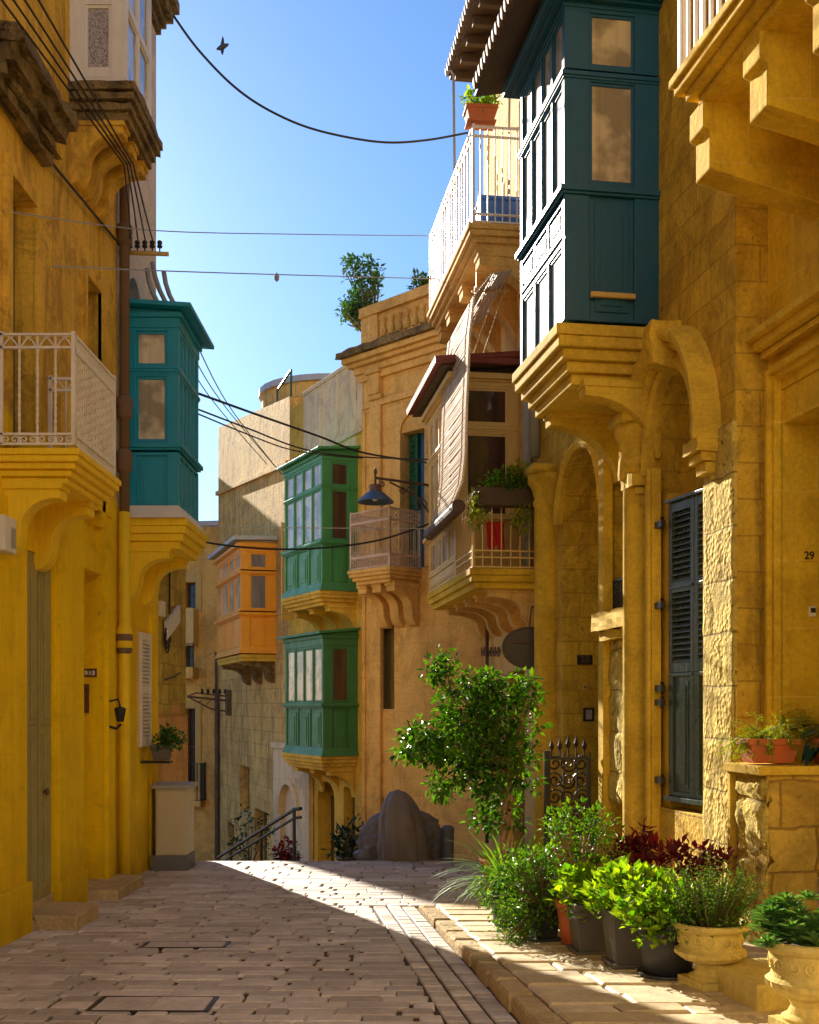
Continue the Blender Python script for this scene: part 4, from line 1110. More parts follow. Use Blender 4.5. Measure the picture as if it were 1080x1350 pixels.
window(F, bw, bar, M_LOUV, P_OLIVE, 1, 1); window(F, bs_, bar, M_DARKDOOR, P_DARK, 1, 1)
b0, b1, p = F.U(514, .75), F.U(463, .75), .75
sb = MB(); slab(sb, F, b0 - .05, b1 + .05, p + .05, 3.72, 3.98, 4); ob = sb.build('balcony', M_B, bar, bevel=0.01)
for uc in (b0 + .15, (b0 + b1) / 2, b1 - .12):
    c_ = MB(); corbel(c_, F, uc, .22, .6, 3.74, .75); c_.build('corbel', M_B, ob, bevel=0.01)
rl = MB()
for M_, W in ((frame(F.P(b0, .02, 0), F.n, -F.u), p - .02), (frame(F.P(b0, p, 0), F.u, F.n), b1 - b0), (frame(F.P(b1, .02, 0), F.n, F.u), p - .02)):
    railing(rl, M_, W, 4.0, 4.98, sp=.055, r=.006, rails=(0, .2, .8, 1.0)); 
    railing(rl, M_, W, 4.78, 4.98, sp=.1, r=.008, rails=(0, 1), lattice=True); railing(rl, M_, W, 4.0, 4.2, sp=.1, r=.008, rails=(0, 1), lattice=True)
    railing(rl, M_, W, 4.18, 4.8, sp=.16, r=.008, rails=(0, 1), scroll=True)
rl.build('railing', M_PIRON, ob)

# ================================================================== house with the two green balconies
F = FG
grn = thing('green_balcony_house', 'ochre stone house with two green enclosed timber balconies one above the other', 'house', F.P(LG / 2, 0, gz(23)))
gu0 = F.U(472)
ga1 = dict(u0=F.U(441), u1=F.U(419), z0=F.Z(1150, F.U(430)), z1=F.Z(1030, F.U(430)), spring=F.Z(1052, F.U(430)), d=.35)
ga2 = dict(u0=F.U(468), u1=F.U(453), z0=-2.4, z1=F.Z(1038, F.U(460)), d=.25)
mb = MB(); wall(mb, F, 0, LG, -5, 7.95, [ga1, ga2], back=4); mb.build('wall', M_G, grn, bevel=0.01)
up_ = MB(); up_.box(F.M, .02, LG - .9, -.3, .035, 6.75, 8.02); up_.box(F.M, .0, LG - .9, -.3, .07, 6.66, 6.75); up_.box(F.M, 0, LG - .88, -.32, .06, 8.02, 8.10)
for u in (.25, 1.1, 2.0): up_.box(F.M, u, u + .05, -.02, .055, 6.75, 8.02)
up_.build('parapet', M_GU, grn, bevel=0.01)
uw = MB(); uw.box(F.M, gu0 + .05, LG - .75, -.02, .012, 5.9, 6.66); uw.build('plaster_band', M_WP, grn)
door(F, ga1 | dict(z1=ga1['spring'] + .0), grn, M_DARKDOOR, rails=3); door(F, ga2, grn, M_DARKDOOR, rails=3, knob=False)
def gbox(pz, mf, mpn, mpl, rows_px, p, u0, far_px, ncols, lab):
    Z = lambda py: F.Z(py, u0)
    u1 = F.U(far_px, p)
    b, s0, w0, w1, t0, t1, top = [Z(q) for q in rows_px]
    near_ = [(b, s0 - .05, 'p', 1), (s0, (w1 + t0) / 2 if t0 else w1 + .1, 'g', 1)] + ([((w1 + t0) / 2, t1 + .09, 'g', 1)] if t0 else [])
    if rows_px[4] == rows_px[3]: near_ = near_[:2]; near_[1] = (s0, w1 + .12, 'g', 1)
    long_ = [(near_[0][0], near_[0][1], 'p', 3)] + [(r[0], r[1], 'g', ncols) for r in near_[1:]]
    pt = enclosed_balcony(F, grn, u0, u1, p, near_, long_, mf, mpn, mpl, top, ov=.13, slope=.10, beads=((s0 + .01, .06, .05),) + (((near_[2][0] + .02, .02, .03),) if len(near_) > 2 else ()), skirt=.05, mskirt=mf, label=lab)
    sb = MB(); slab(sb, F, u0 - .02, u1 + .05, p + .06, b - .30, b - .03, 4); o_ = sb.build('balcony_slab', M_G, pt, bevel=0.01)
    for uc in (u0 + .2, (u0 + u1) / 2, u1 - .15):
        c_ = MB(); corbel(c_, F, uc, .2, p * .75, b - .28, .55, style=1); c_.build('balcony_corbel', M_G, pt, bevel=0.008)
gp = (lambda p: p)(.72)
gbox(0, M_GRN, P_BROWN, P_PALE, (778, 716, 706, 652, 638, 616, 600), .72, gu0, 375, 4, 'bright green upper balcony')
gbox(0, M_GRN2, P_BROWN, P_CURT, (994, 928, 922, 860, 860, 860, 838), .70, gu0, 376, 4, 'dull green lower balcony')
# pale plaster porch with pointed arch at the far end
py0, py1 = F.U(407, .12), F.U(360, .12)
P0 = Facade(F.P(0, .12, 0).x, F.P(0, .12, 0).y, -.5, 1)
pa_ = dict(u0=P0.U(392), u1=P0.U(369), z0=-3.5, z1=P0.Z(1034, P0.U(380)), spring=P0.Z(1075, P0.U(380)), d=.4)
por = MB(); wall(por, P0, py0, py1, -4.5, P0.Z(990, py0), [pa_], back=.1); por.sweep(P0.M, archpts(pa_, 0), [(0, -.02), (0, .06), (.14, .06), (.14, -.02)])
por.box(P0.M, py0 - .02, py1 + .02, -.1, .06, P0.Z(990, py0), P0.Z(982, py0))
por.build('porch', M_WP, grn, bevel=0.01)

# ================================================================== house with the orange balcony
F = FY
ora = thing('orange_balcony_house', 'weathered pinkish stone house with orange enclosed balcony, at the bottom of the street', 'house', F.P(LY / 2, 0, gz(28)))
yw = [dict(u0=F.U(px1), u1=F.U(px0), z0=F.Z(y1, F.U((px0 + px1) / 2)), z1=F.Z(y0, F.U((px0 + px1) / 2)), d=.3) for px0, px1, y0, y1 in ((316, 329, 1010, 1070), (336, 352, 1068, 1180), (300, 309, 1085, 1180))]
mb = MB(); wall(mb, F, 0.0, LY, -8, 8.25, yw, back=4, z1b=9.75); mb.build('wall', M_Y, ora, bevel=0.015)
c_ = MB(); c_.prism(F.M, [(-.3, 0), (.09, 0), (.09, .12), (-.3, .14)], 0, LY)
for i, v in enumerate(c_.v):
    l = F.M.inverted() @ Vector(v); c_.v[i] = (v[0], v[1], v[2] + 6.75 + (7.75 - 6.75) * l.x / LY)
c_.build('string_course', M_Y, ora, bevel=0.01)
for o in yw: window(F, o, ora, M_LOUV, P_DARK, 1, 2)
yu0 = F.U(364); yp = .80
yu1 = F.U(286, yp); Z = lambda py: F.Z(py, yu0)
ob = enclosed_balcony(F, ora, yu0, yu1, yp, [(Z(860), Z(812), 'p', 1), (Z(806), Z(756), 'g', 1), (Z(752), Z(728), 'g', 1)], [(Z(860), Z(812), 'p', 3), (Z(806), Z(756), 'g', 4), (Z(752), Z(728), 'g', 4)],
    M_ORG, P_GREY, P_PALE, Z(716), ov=.2, mroof=M_LEAD, slope=.05, roof_th=.09, beads=((Z(808), .07, .06), (Z(754), .05, .05), (Z(718), .1, .08)), skirt=.05, mskirt=M_ORG)
sb = MB(); slab(sb, F, yu0 + .0, yu1, yp, Z(872), Z(863), 2); sb.build('balcony_slab', M_G, ob, bevel=0.01)
for uc in (yu0 + .25, (yu0 + yu1) / 2, yu1 - .25):
    c_ = MB(); corbel(c_, F, uc, .24, .7, Z(871), .5); c_.build('balcony_corbel', M_DIRTY, ob, bevel=0.008)
s = MB(); us_ = FG.U(387); shutter(s, frame(FG.P(us_, .02, 0), FG.n, -FG.u), 0, .26, FG.Z(818, us_), FG.Z(690, us_), slats=40, mid=False, sw=.03); s.build('shutter', M_OCHW, grn)
g = MB(); g.tube([F.P(LY - .1, .08, F.Z(860, LY)), F.P(LY - .1, .08, -6)], .045, 6); g.tube([F.P(LY - .25, .08, 2), F.P(LY - .25, .08, -6)], .07, 8); g.build('rain_pipe', M_RUST, ora)

# rooftop tank and pale green poles on that roof
tk = thing('roof_room', 'small curved roof room with a pale blue rim above the weathered stone house', 'roof room', F.P(2.9, -1.3, 8.6))
m = MB(); m.lathe(frame(F.P(3.6, -1.9, 8.3), F.u, F.n), [(1.75, 0), (1.75, .95), (0, 1.0)], 28); m.build('masonry', M_Y, tk)
m = MB(); m.lathe(frame(F.P(3.6, -1.9, 9.25), F.u, F.n), [(1.7, 0), (1.83, 0), (1.83, .14), (1.7, .17), (0, .2)], 28); m.build('rim', M_LEAD, tk)
po = thing('roof_rail', 'thin green pole frame standing on the roof beside the curved roof room', 'rail', F.P(1.2, -.3, 8.5))
m = MB()
q0, q1 = F.P(F.U(352) , -.25, 0), F.P(F.U(384, -.25), -.25, 0)
za, zb = at(0, 515, q0.y).z, at(0, 488, q1.y).z
m.tube([Vector((q0.x, q0.y, 8.2)), Vector((q0.x, q0.y, za))], .025, 6); m.tube([Vector((q1.x, q1.y, 8.2)), Vector((q1.x, q1.y, zb))], .025, 6); m.tube([Vector((q0.x, q0.y, za)), Vector((q1.x, q1.y, zb))], .03, 6)
m.build('pole_frame', M_GDOOR, po)

# ================================================================== far house closing the street
FF = Facade(-3.2, 33.6, -1, .13)
F = FF
far = thing('far_house', 'pinkish stone house closing the street, behind the corner house on the left', 'house', F.P(3, 0, gz(33)))
fw = [dict(u0=F.U(px1), u1=F.U(px0), z0=F.Z(y1, F.U(px0)), z1=F.Z(y0, F.U(px0)), d=.3) for px0, px1, y0, y1 in ((244, 258.5, 768, 802), (245, 258, 934, 1035), (244, 253, 1085, 1150), (243, 255, 850, 880))]
mb = MB(); wall(mb, F, 0, 9.0, -8, 6.95, fw, back=5); mb.build('wall', M_F, far, bevel=0.015)
wg = MB(); wg.box(I4, -10.35, -7.8, 34.6, 39.0, -8, 10.5); wg.build('shadow_block', M_F, far, bevel=0.02)  # unseen block added and sized to cast the second shadow over the crest
for k, o in enumerate(fw): window(F, o, far, M_BROWN, P_DARK, 1, 2)
for o in fw[:2]:
    sr = MB(); a, b, c, d = o['u0'], o['u1'], o['z0'], o['z1']
    sr.box(F.M, a - .18, a, -.01, .05, c - .1, d + .25)
    sr.box(F.M, a, b + .2, -.01, .05, d, d + .25)
    sr.build('window_surround', M_OCHW, far, bevel=.01)
cp = MB(); cp.box(F.M, -.1, 9.1, -.3, .1, 6.95, 7.1); cp.build('coping', M_LEAD, far, bevel=0.01)
b = MB(); u1 = F.U(243); u0 = F.U(262); b.box(F.M, u0, u1, .02, .5, F.Z(852, u0), F.Z(803, u0)); b.build('clad_balcony', M_CREAM, far, bevel=.01)
b = MB(); b.box(F.M, u0, u1, -.02, .55, F.Z(895, u0), F.Z(880, u0)); b.build('balcony_slab', M_F, far, bevel=.01)
b = MB(); railing(b, frame(F.P(u0, .5, 0), F.u, F.n), u1 - u0, F.Z(880, u0), F.Z(850, u0), sp=.13, r=.012); b.build('railing', M_IRON, far)
b = MB(); u0, u1 = F.U(271), F.U(246); b.box(F.M, u0, u1, -.02, .5, F.Z(1062, u0), F.Z(1054, u0)); b.build('balcony_slab', M_F, far, bevel=.01)
b = MB(); railing(b, frame(F.P(u0, .45, 0), F.u, F.n), u1 - u0, F.Z(1054, u0), F.Z(1006, u0), sp=.11, r=.016); railing(b, frame(F.P(u0, 0, 0), F.n, -F.u), .45, F.Z(1054, u0), F.Z(1006, u0), sp=.11, r=.016); b.build('railing', M_IRON, far)
# ================================================================== plants
def rv():
    while True:
        v = Vector((rnd.uniform(-1, 1), rnd.uniform(-1, 1), rnd.uniform(-1, 1)))
        if .05 < v.length < 1: return v
def clump_leaves(mb, c, r, n, L, W, up=.35, out=1.0, sz=.4):
    """a tuft: leaves facing outwards from a twig end"""
    for _ in range(n):
        d = rv(); p = c + d * r
        dirv = (d.normalized() * out + Vector((0, 0, up)) + rv() * .7)
        k = 1 + rnd.uniform(-sz, sz)
        mb.leaf(p, dirv, Vector((0, 0, 1)) + rv() * .6, L * k, W * k)
def bush(base, crown, rad, nclump, nleaf, L, W, lm, parent, stem_m=None, stem_r=.006, name='foliage', up=.35, clump_r=.07, shell=.55, stems=True, sname='stems'):
    lv = MB(); st = MB(); base = Vector(base); crown = Vector(crown)
    for i in range(nclump):
        d = rv(); d = d * ((shell + (1 - shell) * rnd.random()) / max(d.length, .3)) * .95
        c = crown + Vector((d.x * rad[0], d.y * rad[1], d.z * rad[2]))
        clump_leaves(lv, c, clump_r * rnd.uniform(.7, 1.4), nleaf, L, W, up)
        if stems and i % 2 == 0:
            mid = base.lerp(c, .5) + Vector((0, 0, .12 * rad[2])) + rv() * .03
            st.tube([base + rv() * .02, mid, c], [stem_r * 1.6, stem_r * 1.2, stem_r * .5], 5, cap=False)
    o = lv.build(name, lm, parent, norm=False, uv=False)
    if stems: st.build(sname, stem_m or M_STEM, parent, uv=False)
    return o
def straps(base, n, L, W, lm, parent, spread=1.0, name='foliage', seg=6, az=None, rise=.75):
    mb = MB(); base = Vector(base)
    for i in range(n):
        a = rnd.uniform(0, 6.283) if az is None else rnd.uniform(*az); l = L * rnd.uniform(.55, 1.1); el = rnd.uniform(.35, 1.25)
        p = base + Vector((math.cos(a), math.sin(a), 0)) * rnd.uniform(0, .04); d = Vector((math.cos(a) * math.cos(el) * spread, math.sin(a) * math.cos(el) * spread, math.sin(el) * rise + .2)).normalized()
        side = Vector((-math.sin(a), math.cos(a), 0)); k = len(mb.v)
        for s in range(seg + 1):
            t = s / seg; ww = W * (math.sin(math.pi * (.12 + .88 * t)) * .9 + .05) * .5
            mb.v += [tuple(p - side * ww), tuple(p + side * ww)]
            p = p + d * l / seg; d = (d + Vector((0, 0, -.30)) * (1.1 - .3 * el)).normalized()
        for s in range(seg): q = k + 2 * s; mb.f.append((q, q + 1, q + 3, q + 2))
    return mb.build(name, lm, parent, norm=False, uv=False)
def upright(base, n, H, rad, L, W, lm, parent, name='foliage', lean=.25, dens=26):
    """many upright stems lined with small leaves"""
    mb = MB(); st = MB(); base = Vector(base)
    for i in range(n):
        a = rnd.uniform(0, 6.283); r = rad * math.sqrt(rnd.random()); h = H * rnd.uniform(.55, 1.05) * (1 - .35 * r / rad)
        b = base + Vector((math.cos(a) * r * .45, math.sin(a) * r * .45, 0)); t_ = base + Vector((math.cos(a) * (r * 1.0 + lean * h * r / rad), math.sin(a) * (r + lean * h * r / rad), h))
        st.tube([b, b.lerp(t_, .5) + rv() * .02, t_], [.005, .004, .002], 4, cap=False)
        for q in range(dens):
            p = b.lerp(t_, .12 + .88 * q / dens); ang = q * 2.4 + i
            mb.leaf(p, Vector((math.cos(ang), math.sin(ang), .45)) + rv() * .3, Vector((0, 0, 1)), L * rnd.uniform(.7, 1.2), W)
    mb.build(name, lm, parent, norm=False, uv=False); st.build('stems', M_STEM, parent, uv=False)
def Mz(p, rot=0.0):
    return Matrix.Translation(Vector(p)) @ Matrix.Rotation(rot, 4, 'Z')
def pot_round(parent, c, rt, rb, h, m, rim=.018, saucer=False, ribs=0, name='pot'):
    b = MB(); M = Mz(c)
    b.lathe(M, [(0, .004), (rb, .004), (rb + (rt - rb) * .5, h * .5), (rt - .002, h - .05), (rt + rim, h - .048), (rt + rim, h), (rt - .012, h), (rt - .02, h - .04), (0, h - .045)], 28, flute=ribs, fd=.012 if ribs else 0)
    o = b.build(name, m, parent, smooth=True, bevel=0)
    s = MB(); s.lathe(M, [(0, h - .03), (rt * .96, h - .035)], 18); s.build('soil', M_SOIL, parent)
    if saucer:
        s = MB(); s.lathe(M, [(0, .0), (rb + .03, .0), (rb + .05, .035), (rb + .035, .035), (rb + .02, .012), (0, .012)], 24); s.build('saucer', m, parent, smooth=True)
    return o
def pot_square(parent, c, wt, wb, h, m, rot=0.0, saucer=True, d=None, rim=.016, dk=1.0):
    b = MB(); M = Mz(c, rot)
    def ring(w_, z, k=dk): return [(-w_, -w_ * k, z), (w_, -w_ * k, z), (w_, w_ * k, z), (-w_, w_ * k, z)]
    lv = [ring(wb, .01), ring(wt, h - .05), ring(wt + rim, h - .05), ring(wt + rim, h), ring(wt - .01, h), ring(wt - .016, h - .06)]
    vs = [p for r in lv for p in r]; fs = [(0, 1, 2, 3)]
    for i in range(len(lv) - 1):
        for j in range(4): fs.append((i * 4 + j, i * 4 + (j + 1) % 4, i * 4 + 4 + (j + 1) % 4, i * 4 + 4 + j))
    q = 4 * (len(lv) - 1); fs.append((q, q + 1, q + 2, q + 3))
    b.add(vs, fs, M); b.build('pot', m, parent, bevel=0.012)
    s = MB(); s.box(M, -wt + .02, wt - .02, -(wt - .02) * dk, (wt - .02) * dk, h - .07, h - .03); s.build('soil', M_SOIL, parent)
    if saucer:
        s = MB(); s.box(M, -wb - .035, wb + .035, -(wb + .035) * dk, (wb + .035) * dk, 0, .028); s.build('saucer', m, parent, bevel=0.008)
def urn(parent, c, R_, h):
    b = MB(); M = Mz(c, .3)
    b.box(M, -R_ * .62, R_ * .62, -R_ * .62, R_ * .62, 0, h * .12)
    b.lathe(M, [(R_ * .56, h * .12), (R_ * .58, h * .16), (R_ * .44, h * .2), (R_ * .36, h * .28), (R_ * .40, h * .34), (R_ * .48, h * .37)], 32)
    b.lathe(M, [(R_ * .46, h * .37), (R_ * .72, h * .42), (R_ * .9, h * .50), (R_ * .93, h * .56)], 64, flute=16, fd=.035)
    b.lathe(M, [(R_ * .93, h * .56), (R_ * .82, h * .60), (R_ * .80, h * .64), (R_ * .86, h * .86), (R_ * .97, h * .89), (R_ * 1.03, h * .93), (R_ * 1.02, h * .99), (R_ * .95, h), (R_ * .86, h * .97), (R_ * .8, h * .9), (0, h * .88)], 40)
    for i in range(14):
        a = 6.283 * i / 14; cc = Vector(c) + Vector((math.cos(a) * R_ * .83, math.sin(a) * R_ * .83, h * .75))
        ax = Vector((-math.sin(a), math.cos(a), 0))
        b.tube(spiral(cc, ax, Vector((0, 0, 1)), R_ * .15, 1.3, 14, a, 1 if i % 2 else -1), .008, 5)
    b.build('urn', M_URN, parent, smooth=False, bevel=0.0)
    s = MB(); s.lathe(M, [(0, h * .93), (R_ * .84, h * .92)], 20); s.build('soil', M_SOIL, parent)

pavz = lambda y: gz(y) + (ph(y) if y < PAVE_END else 0) + .004
def spot(px, py):
    Y = 2265.0 / (py - 980); return Vector(((px - CX) / FPX * Y, Y, pavz(Y)))
GP = 'potted plants lined up on the pavement'
def potted(label, c, group=GP): return thing('potted_plant', label, 'plant', c, group)

c = spot(672, 1216); t = potted('arching strap-leaved plant spilling over the kerb end, leftmost of the row', c); pot_round(t, c, .17, .13, .27, M_POTB)
straps(c + Vector((-.03, -.02, .28)), 190, .70, .026, L_STRAP, t, 1.0); bush(c + Vector((0, 0, .26)), c + Vector((-.02, -.08, .30)), (.30, .26, .24), 60, 12, .05, .022, L_HERB, t, stems=False, name='foliage')
c = spot(716, 1236); t = potted('dense small-leaved green herb trailing from a black pot, beside the plain terracotta pot', c); pot_square(t, c, .105, .085, .27, M_POTB, .25)
bush(c + Vector((0, 0, .25)), c + Vector((-.10, -.02, .40)), (.38, .30, .38), 185, 13, .038, .02, L_HERB, t, clump_r=.06)
bush(c + Vector((0, 0, .25)), c + Vector((-.22, -.12, .10)), (.20, .16, .16), 40, 12, .034, .018, L_HERB, t, clump_r=.05, name='trailing_foliage', sname='trailing_stems')
c = spot(757, 1243); t = potted('woody green shrub in a plain terracotta pot', c); pot_round(t, c, .135, .095, .34, M_TERRA, .012)
bush(c + Vector((0, 0, .32)), c + Vector((.02, .02, .78)), (.31, .27, .30), 95, 12, .045, .024, L_HERB, t, M_BARK, .011, clump_r=.07)
c = spot(779, 1253); t = potted('lime green bedding plant in a square grey pot, farther of the two square pots', c); pot_square(t, c, .145, .11, .37, M_POTG, .12)
bush(c + Vector((0, 0, .36)), c + Vector((.02, -.03, .45)), (.31, .27, .18), 95, 9, .062, .05, L_LIME, t, clump_r=.06, up=.9)
c = spot(828, 1271); t = potted('lime green bedding plant in a square grey pot, nearer of the two square pots', c); pot_square(t, c, .15, .115, .385, M_POTG, .10)
bush(c + Vector((0, 0, .36)), c + Vector((.01, -.03, .48)), (.34, .29, .20), 105, 9, .066, .052, L_LIME, t, clump_r=.06, up=.9)
c = spot(880, 1288); t = potted('leafy green bedding plant in a round black ribbed pot', c); pot_round(t, c, .195, .15, .375, M_POTB, .012, saucer=True, ribs=40)
bush(c + Vector((0, 0, .36)), c + Vector((-.05, -.05, .42)), (.34, .29, .20), 105, 9, .06, .046, L_LIME, t, clump_r=.06, up=.8)
c = spot(937, 1301); t = potted('upright small-leaved bush in a carved yellow stone urn', c); urn(t, c, .235, .40)
upright(c + Vector((0, 0, .37)), 95, .50, .27, .030, .017, L_HERB, t, dens=30); bush(c + Vector((0, 0, .37)), c + Vector((-.04, -.03, .42)), (.33, .24, .11), 70, 11, .032, .018, L_HERB, t, stems=False, name='skirt_foliage', clump_r=.06)
c = spot(1064, 1362); t = potted('blue-green succulent in a fluted yellow stone urn, nearest the camera', c); urn(t, c, .225, .485)
lv = MB()
for i in range(64):
    d = rv(); cc = c + Vector((d.x * .25 - .03, d.y * .22, .45 + rnd.random() * .29 * (1 - .6 * Vector((d.x, d.y)).length)))
    for q in range(13):
        a = q * 2.4; e = .15 + .09 * q
        lv.leaf(cc, Vector((math.cos(a) * math.cos(e), math.sin(a) * math.cos(e), math.sin(e))), Vector((0, 0, 1)), .10 * (1 - .03 * q), .042, .5)
lv.build('foliage', L_SUCC, t, norm=False, uv=False)
for px, py, lab in ((838, 1222, 'dark burgundy-leaved plant behind the two square grey pots'), (915, 1232, 'dark burgundy-leaved plant behind the stone urn')):
    c = spot(px, py); t = potted(lab, c); pot_round(t, c, .15, .11, .3, M_TERRA)
    bush(c + Vector((0, 0, .28)), c + Vector((.0, .0, .56)), (.30, .2, .16), 42, 8, .085, .042, L_RED, t, M_BROWN, .007, clump_r=.06, up=.5)
    if px < 850: bush(c + Vector((0, 0, .28)), c + Vector((.02, .05, .72)), (.12, .1, .16), 14, 8, .075, .035, L_RED, t, M_BROWN, .006, clump_r=.05, up=.5, name='top_foliage', sname='top_stems')
# loose stone step between the urns
s0 = FD.U(1012, .9); stp = MB()
S_ = Facade(1.96, 6.42, -.16, 1); zs_ = pavz(6.7)
stp.box(S_.M, 0, .66, -.72, 0, zs_ - .03, zs_ + .145)
stp.build('stone_step', M_URN, None, loc=S_.P(.3, -.3, zs_), bevel=.012, label='low yellow stone step block between the two urns', cat='step')

# terracotta trough with a yellowing fern on the parapet
Fq = FA
cc = FA.P((par0 + par1) / 2 - .02, -.02, Fq.Z(1010, par0) + .003); t = thing('planter', 'orange terracotta trough with feathery yellow-green fern, on the parapet coping', 'plant', cc)
pot_square(t, cc, .20, .16, .20, M_TERRA, .15, saucer=False, dk=.62)
lv = MB(); st = MB()
for i in range(70):
    a = rnd.uniform(0, 6.283); l = rnd.uniform(.14, .34); p = cc + Vector((rnd.uniform(-.13, .13), rnd.uniform(-.05, .05), .17)); d = Vector((math.cos(a) - .45, math.sin(a) * .6 - .3, rnd.uniform(.2, 1.3))).normalized(); pts = [p]
    for s in range(7):
        p = p + d * l / 6; d = (d + Vector((0, 0, -.22))).normalized(); pts.append(p)
        for q in range(7): lv.leaf(p + rv() * .02, d + rv() * .9, Vector((0, 0, 1)), .034, .008)
    st.tube(pts, .002, 3, cap=False)
lv.build('foliage', L_YEL, t, norm=False, uv=False); st.build('stems', M_STEM, t, uv=False)
# dark plant and fern at the right edge, on the coping
cc = at(1098, 1012, 8.75); cc.z = Fq.Z(1010, par0) + .004
t = thing('potted_plant', 'dark glossy large-leaved plant hanging over the parapet at the right edge', 'plant', cc); pot_round(t, cc, .13, .10, .2, M_TERRA)
lv = MB(); st = MB()
for i in range(30):
    a = rnd.uniform(1.9, 5.6); e = rnd.uniform(-.5, .8); p0_ = cc + Vector((0, 0, .2)); d = Vector((math.cos(a) * math.cos(e), math.sin(a) * math.cos(e), math.sin(e))); p1_ = p0_ + d * rnd.uniform(.12, .26)
    st.tube([p0_, p0_.lerp(p1_, .5) + Vector((0, 0, .05)), p1_], .004, 4, cap=False); lv.leaf(p1_, d + Vector((0, 0, -.5)), Vector((0, 0, 1)), .15, .085)
lv.build('foliage', L_DARK, t, norm=False, uv=False); st.build('stems', M_STEM, t, uv=False)
cc2 = cc + Vector((.02, .22, 0)); t = thing('potted_plant', 'feathery yellow fern behind the dark glossy plant at the right edge', 'plant', cc2); pot_round(t, cc2, .1, .08, .2, M_TERRA)
lv = MB()
for i in range(40):
    a = rnd.uniform(0, 6.283); p = cc2 + Vector((0, 0, .2)); d = Vector((math.cos(a) - .3, math.sin(a), rnd.uniform(.6, 2.2))).normalized()
    for s in range(8):
        p = p + d * .045; d = (d + Vector((0, 0, -.16))).normalized()
        for q in range(6): lv.leaf(p + rv() * .02, d + rv(), Vector((0, 0, 1)), .034, .009)
lv.build('foliage', L_YEL, t, norm=False, uv=False)

# small weeping tree in the row
Yt = 11.7; tb_ = Vector(((667 - CX) / FPX * Yt, Yt, gz(Yt)))
t = thing('fig_tree', 'small weeping fig tree with twisted pale trunks, leaning over the road', 'tree', tb_); pot_round(t, tb_, .26, .2, .42, M_TERRA, .02)
st = MB(); lv = MB()
for q in range(5):
    a0 = q * 1.26; pts = []
    for s in range(15):
        f_ = s / 14; r_ = .055 * (1 - .4 * f_)
        pts.append(tb_ + Vector((math.cos(a0 + f_ * 5) * r_ + .02 * f_, math.sin(a0 + f_ * 5) * r_, .38 + f_ * .95)))
    st.tube(pts, [.026 * (1 - .5 * s / 14) + .004 for s in range(15)], 6)
top = tb_ + Vector((.02, 0, 1.28))
def pt3(px, py, dy): return at(px, py, Yt + dy)
lobes = [(585, 885, 30, 22), (620, 910, 45, 30), (665, 915, 48, 34), (600, 955, 50, 34), (565, 975, 42, 26), (545, 990, 28, 18), (640, 970, 55, 40), (690, 950, 32, 45), (600, 1010, 40, 30), (640, 1025, 50, 34), (585, 1040, 22, 12), (675, 1000, 35, 45), (655, 1075, 34, 26), (700, 905, 22, 26), (695, 1010, 20, 40)]
for li, (px, py, rx, ry) in enumerate(lobes):
    rx, ry = rx * Yt / FPX, ry * Yt / FPX; dy = rnd.uniform(-.28, .25); cc = pt3(px, py, dy)
    nc = int(23 * rx * ry / .05) + 5
    sparse = px > 670
    for i in range(int(nc * (.55 if sparse else 1.0))):
        d = rv(); pz = cc + Vector((d.x * rx, d.y * .24, d.z * ry))
        clump_leaves(lv, pz, .085, 12 if not sparse else 7, .078, .045, -.2)
        if i % 6 == 0:
            m_ = top.lerp(pz, .55) + Vector((0, 0, .1)); st.tube([top.lerp(cc, .1), m_, pz], [.009, .006, .002], 4, cap=False)
    st.tube([top + rv() * .04, top.lerp(cc, .5) + Vector((0, 0, .06)), cc], [.018, .013, .006], 5, cap=False)
st.build('trunk', M_BARK, t, uv=False); lv.build('crown', L_FIG, t, norm=False, uv=False)

# tree growing on the roof and a sprig beside it
for (px, py, rx, ry, n, lab, Y) in ((478, 388, 30, 50, 70, 'slender green tree growing above the roof parapet of the baroque house', 22.4), (557, 373, 13, 10, 9, 'small green sprig growing on top of the baroque house parapet', 20.6)):
    b_ = at(px + 14, py + ry * 1.25, Y); t = thing('roof_tree' if n > 20 else 'roof_sprig', lab, 'tree' if n > 20 else 'plant', b_)
    lv = MB(); st = MB(); sc = Y / FPX
    blobs = [(0, 0, .75, .9), (-.55, -.7, .4, .3), (.45, -.55, .5, .45), (-.35, .55, .75, .45), (-.75, .35, .3, .3), (.35, .4, .4, .35)]
    for (ox, oz, fx, fz) in blobs:
        for i in range(int(n * fx * fz * 1.6) + 2):
            d = rv(); p = at(px + (ox + d.x * fx) * rx, py + (oz + d.z * fz) * ry, Y + d.y * .5)
            clump_leaves(lv, p, .07, 9, .10, .05, .4)
            if i % 4 == 0: st.tube([b_ + Vector((0, 0, .0)), b_.lerp(p, .6) + rv() * .08, p], [.03, .014, .004], 4, cap=False)
    st.build('trunk', M_STEM, t, uv=False); lv.build('crown', L_ROOF, t, norm=False, uv=False)

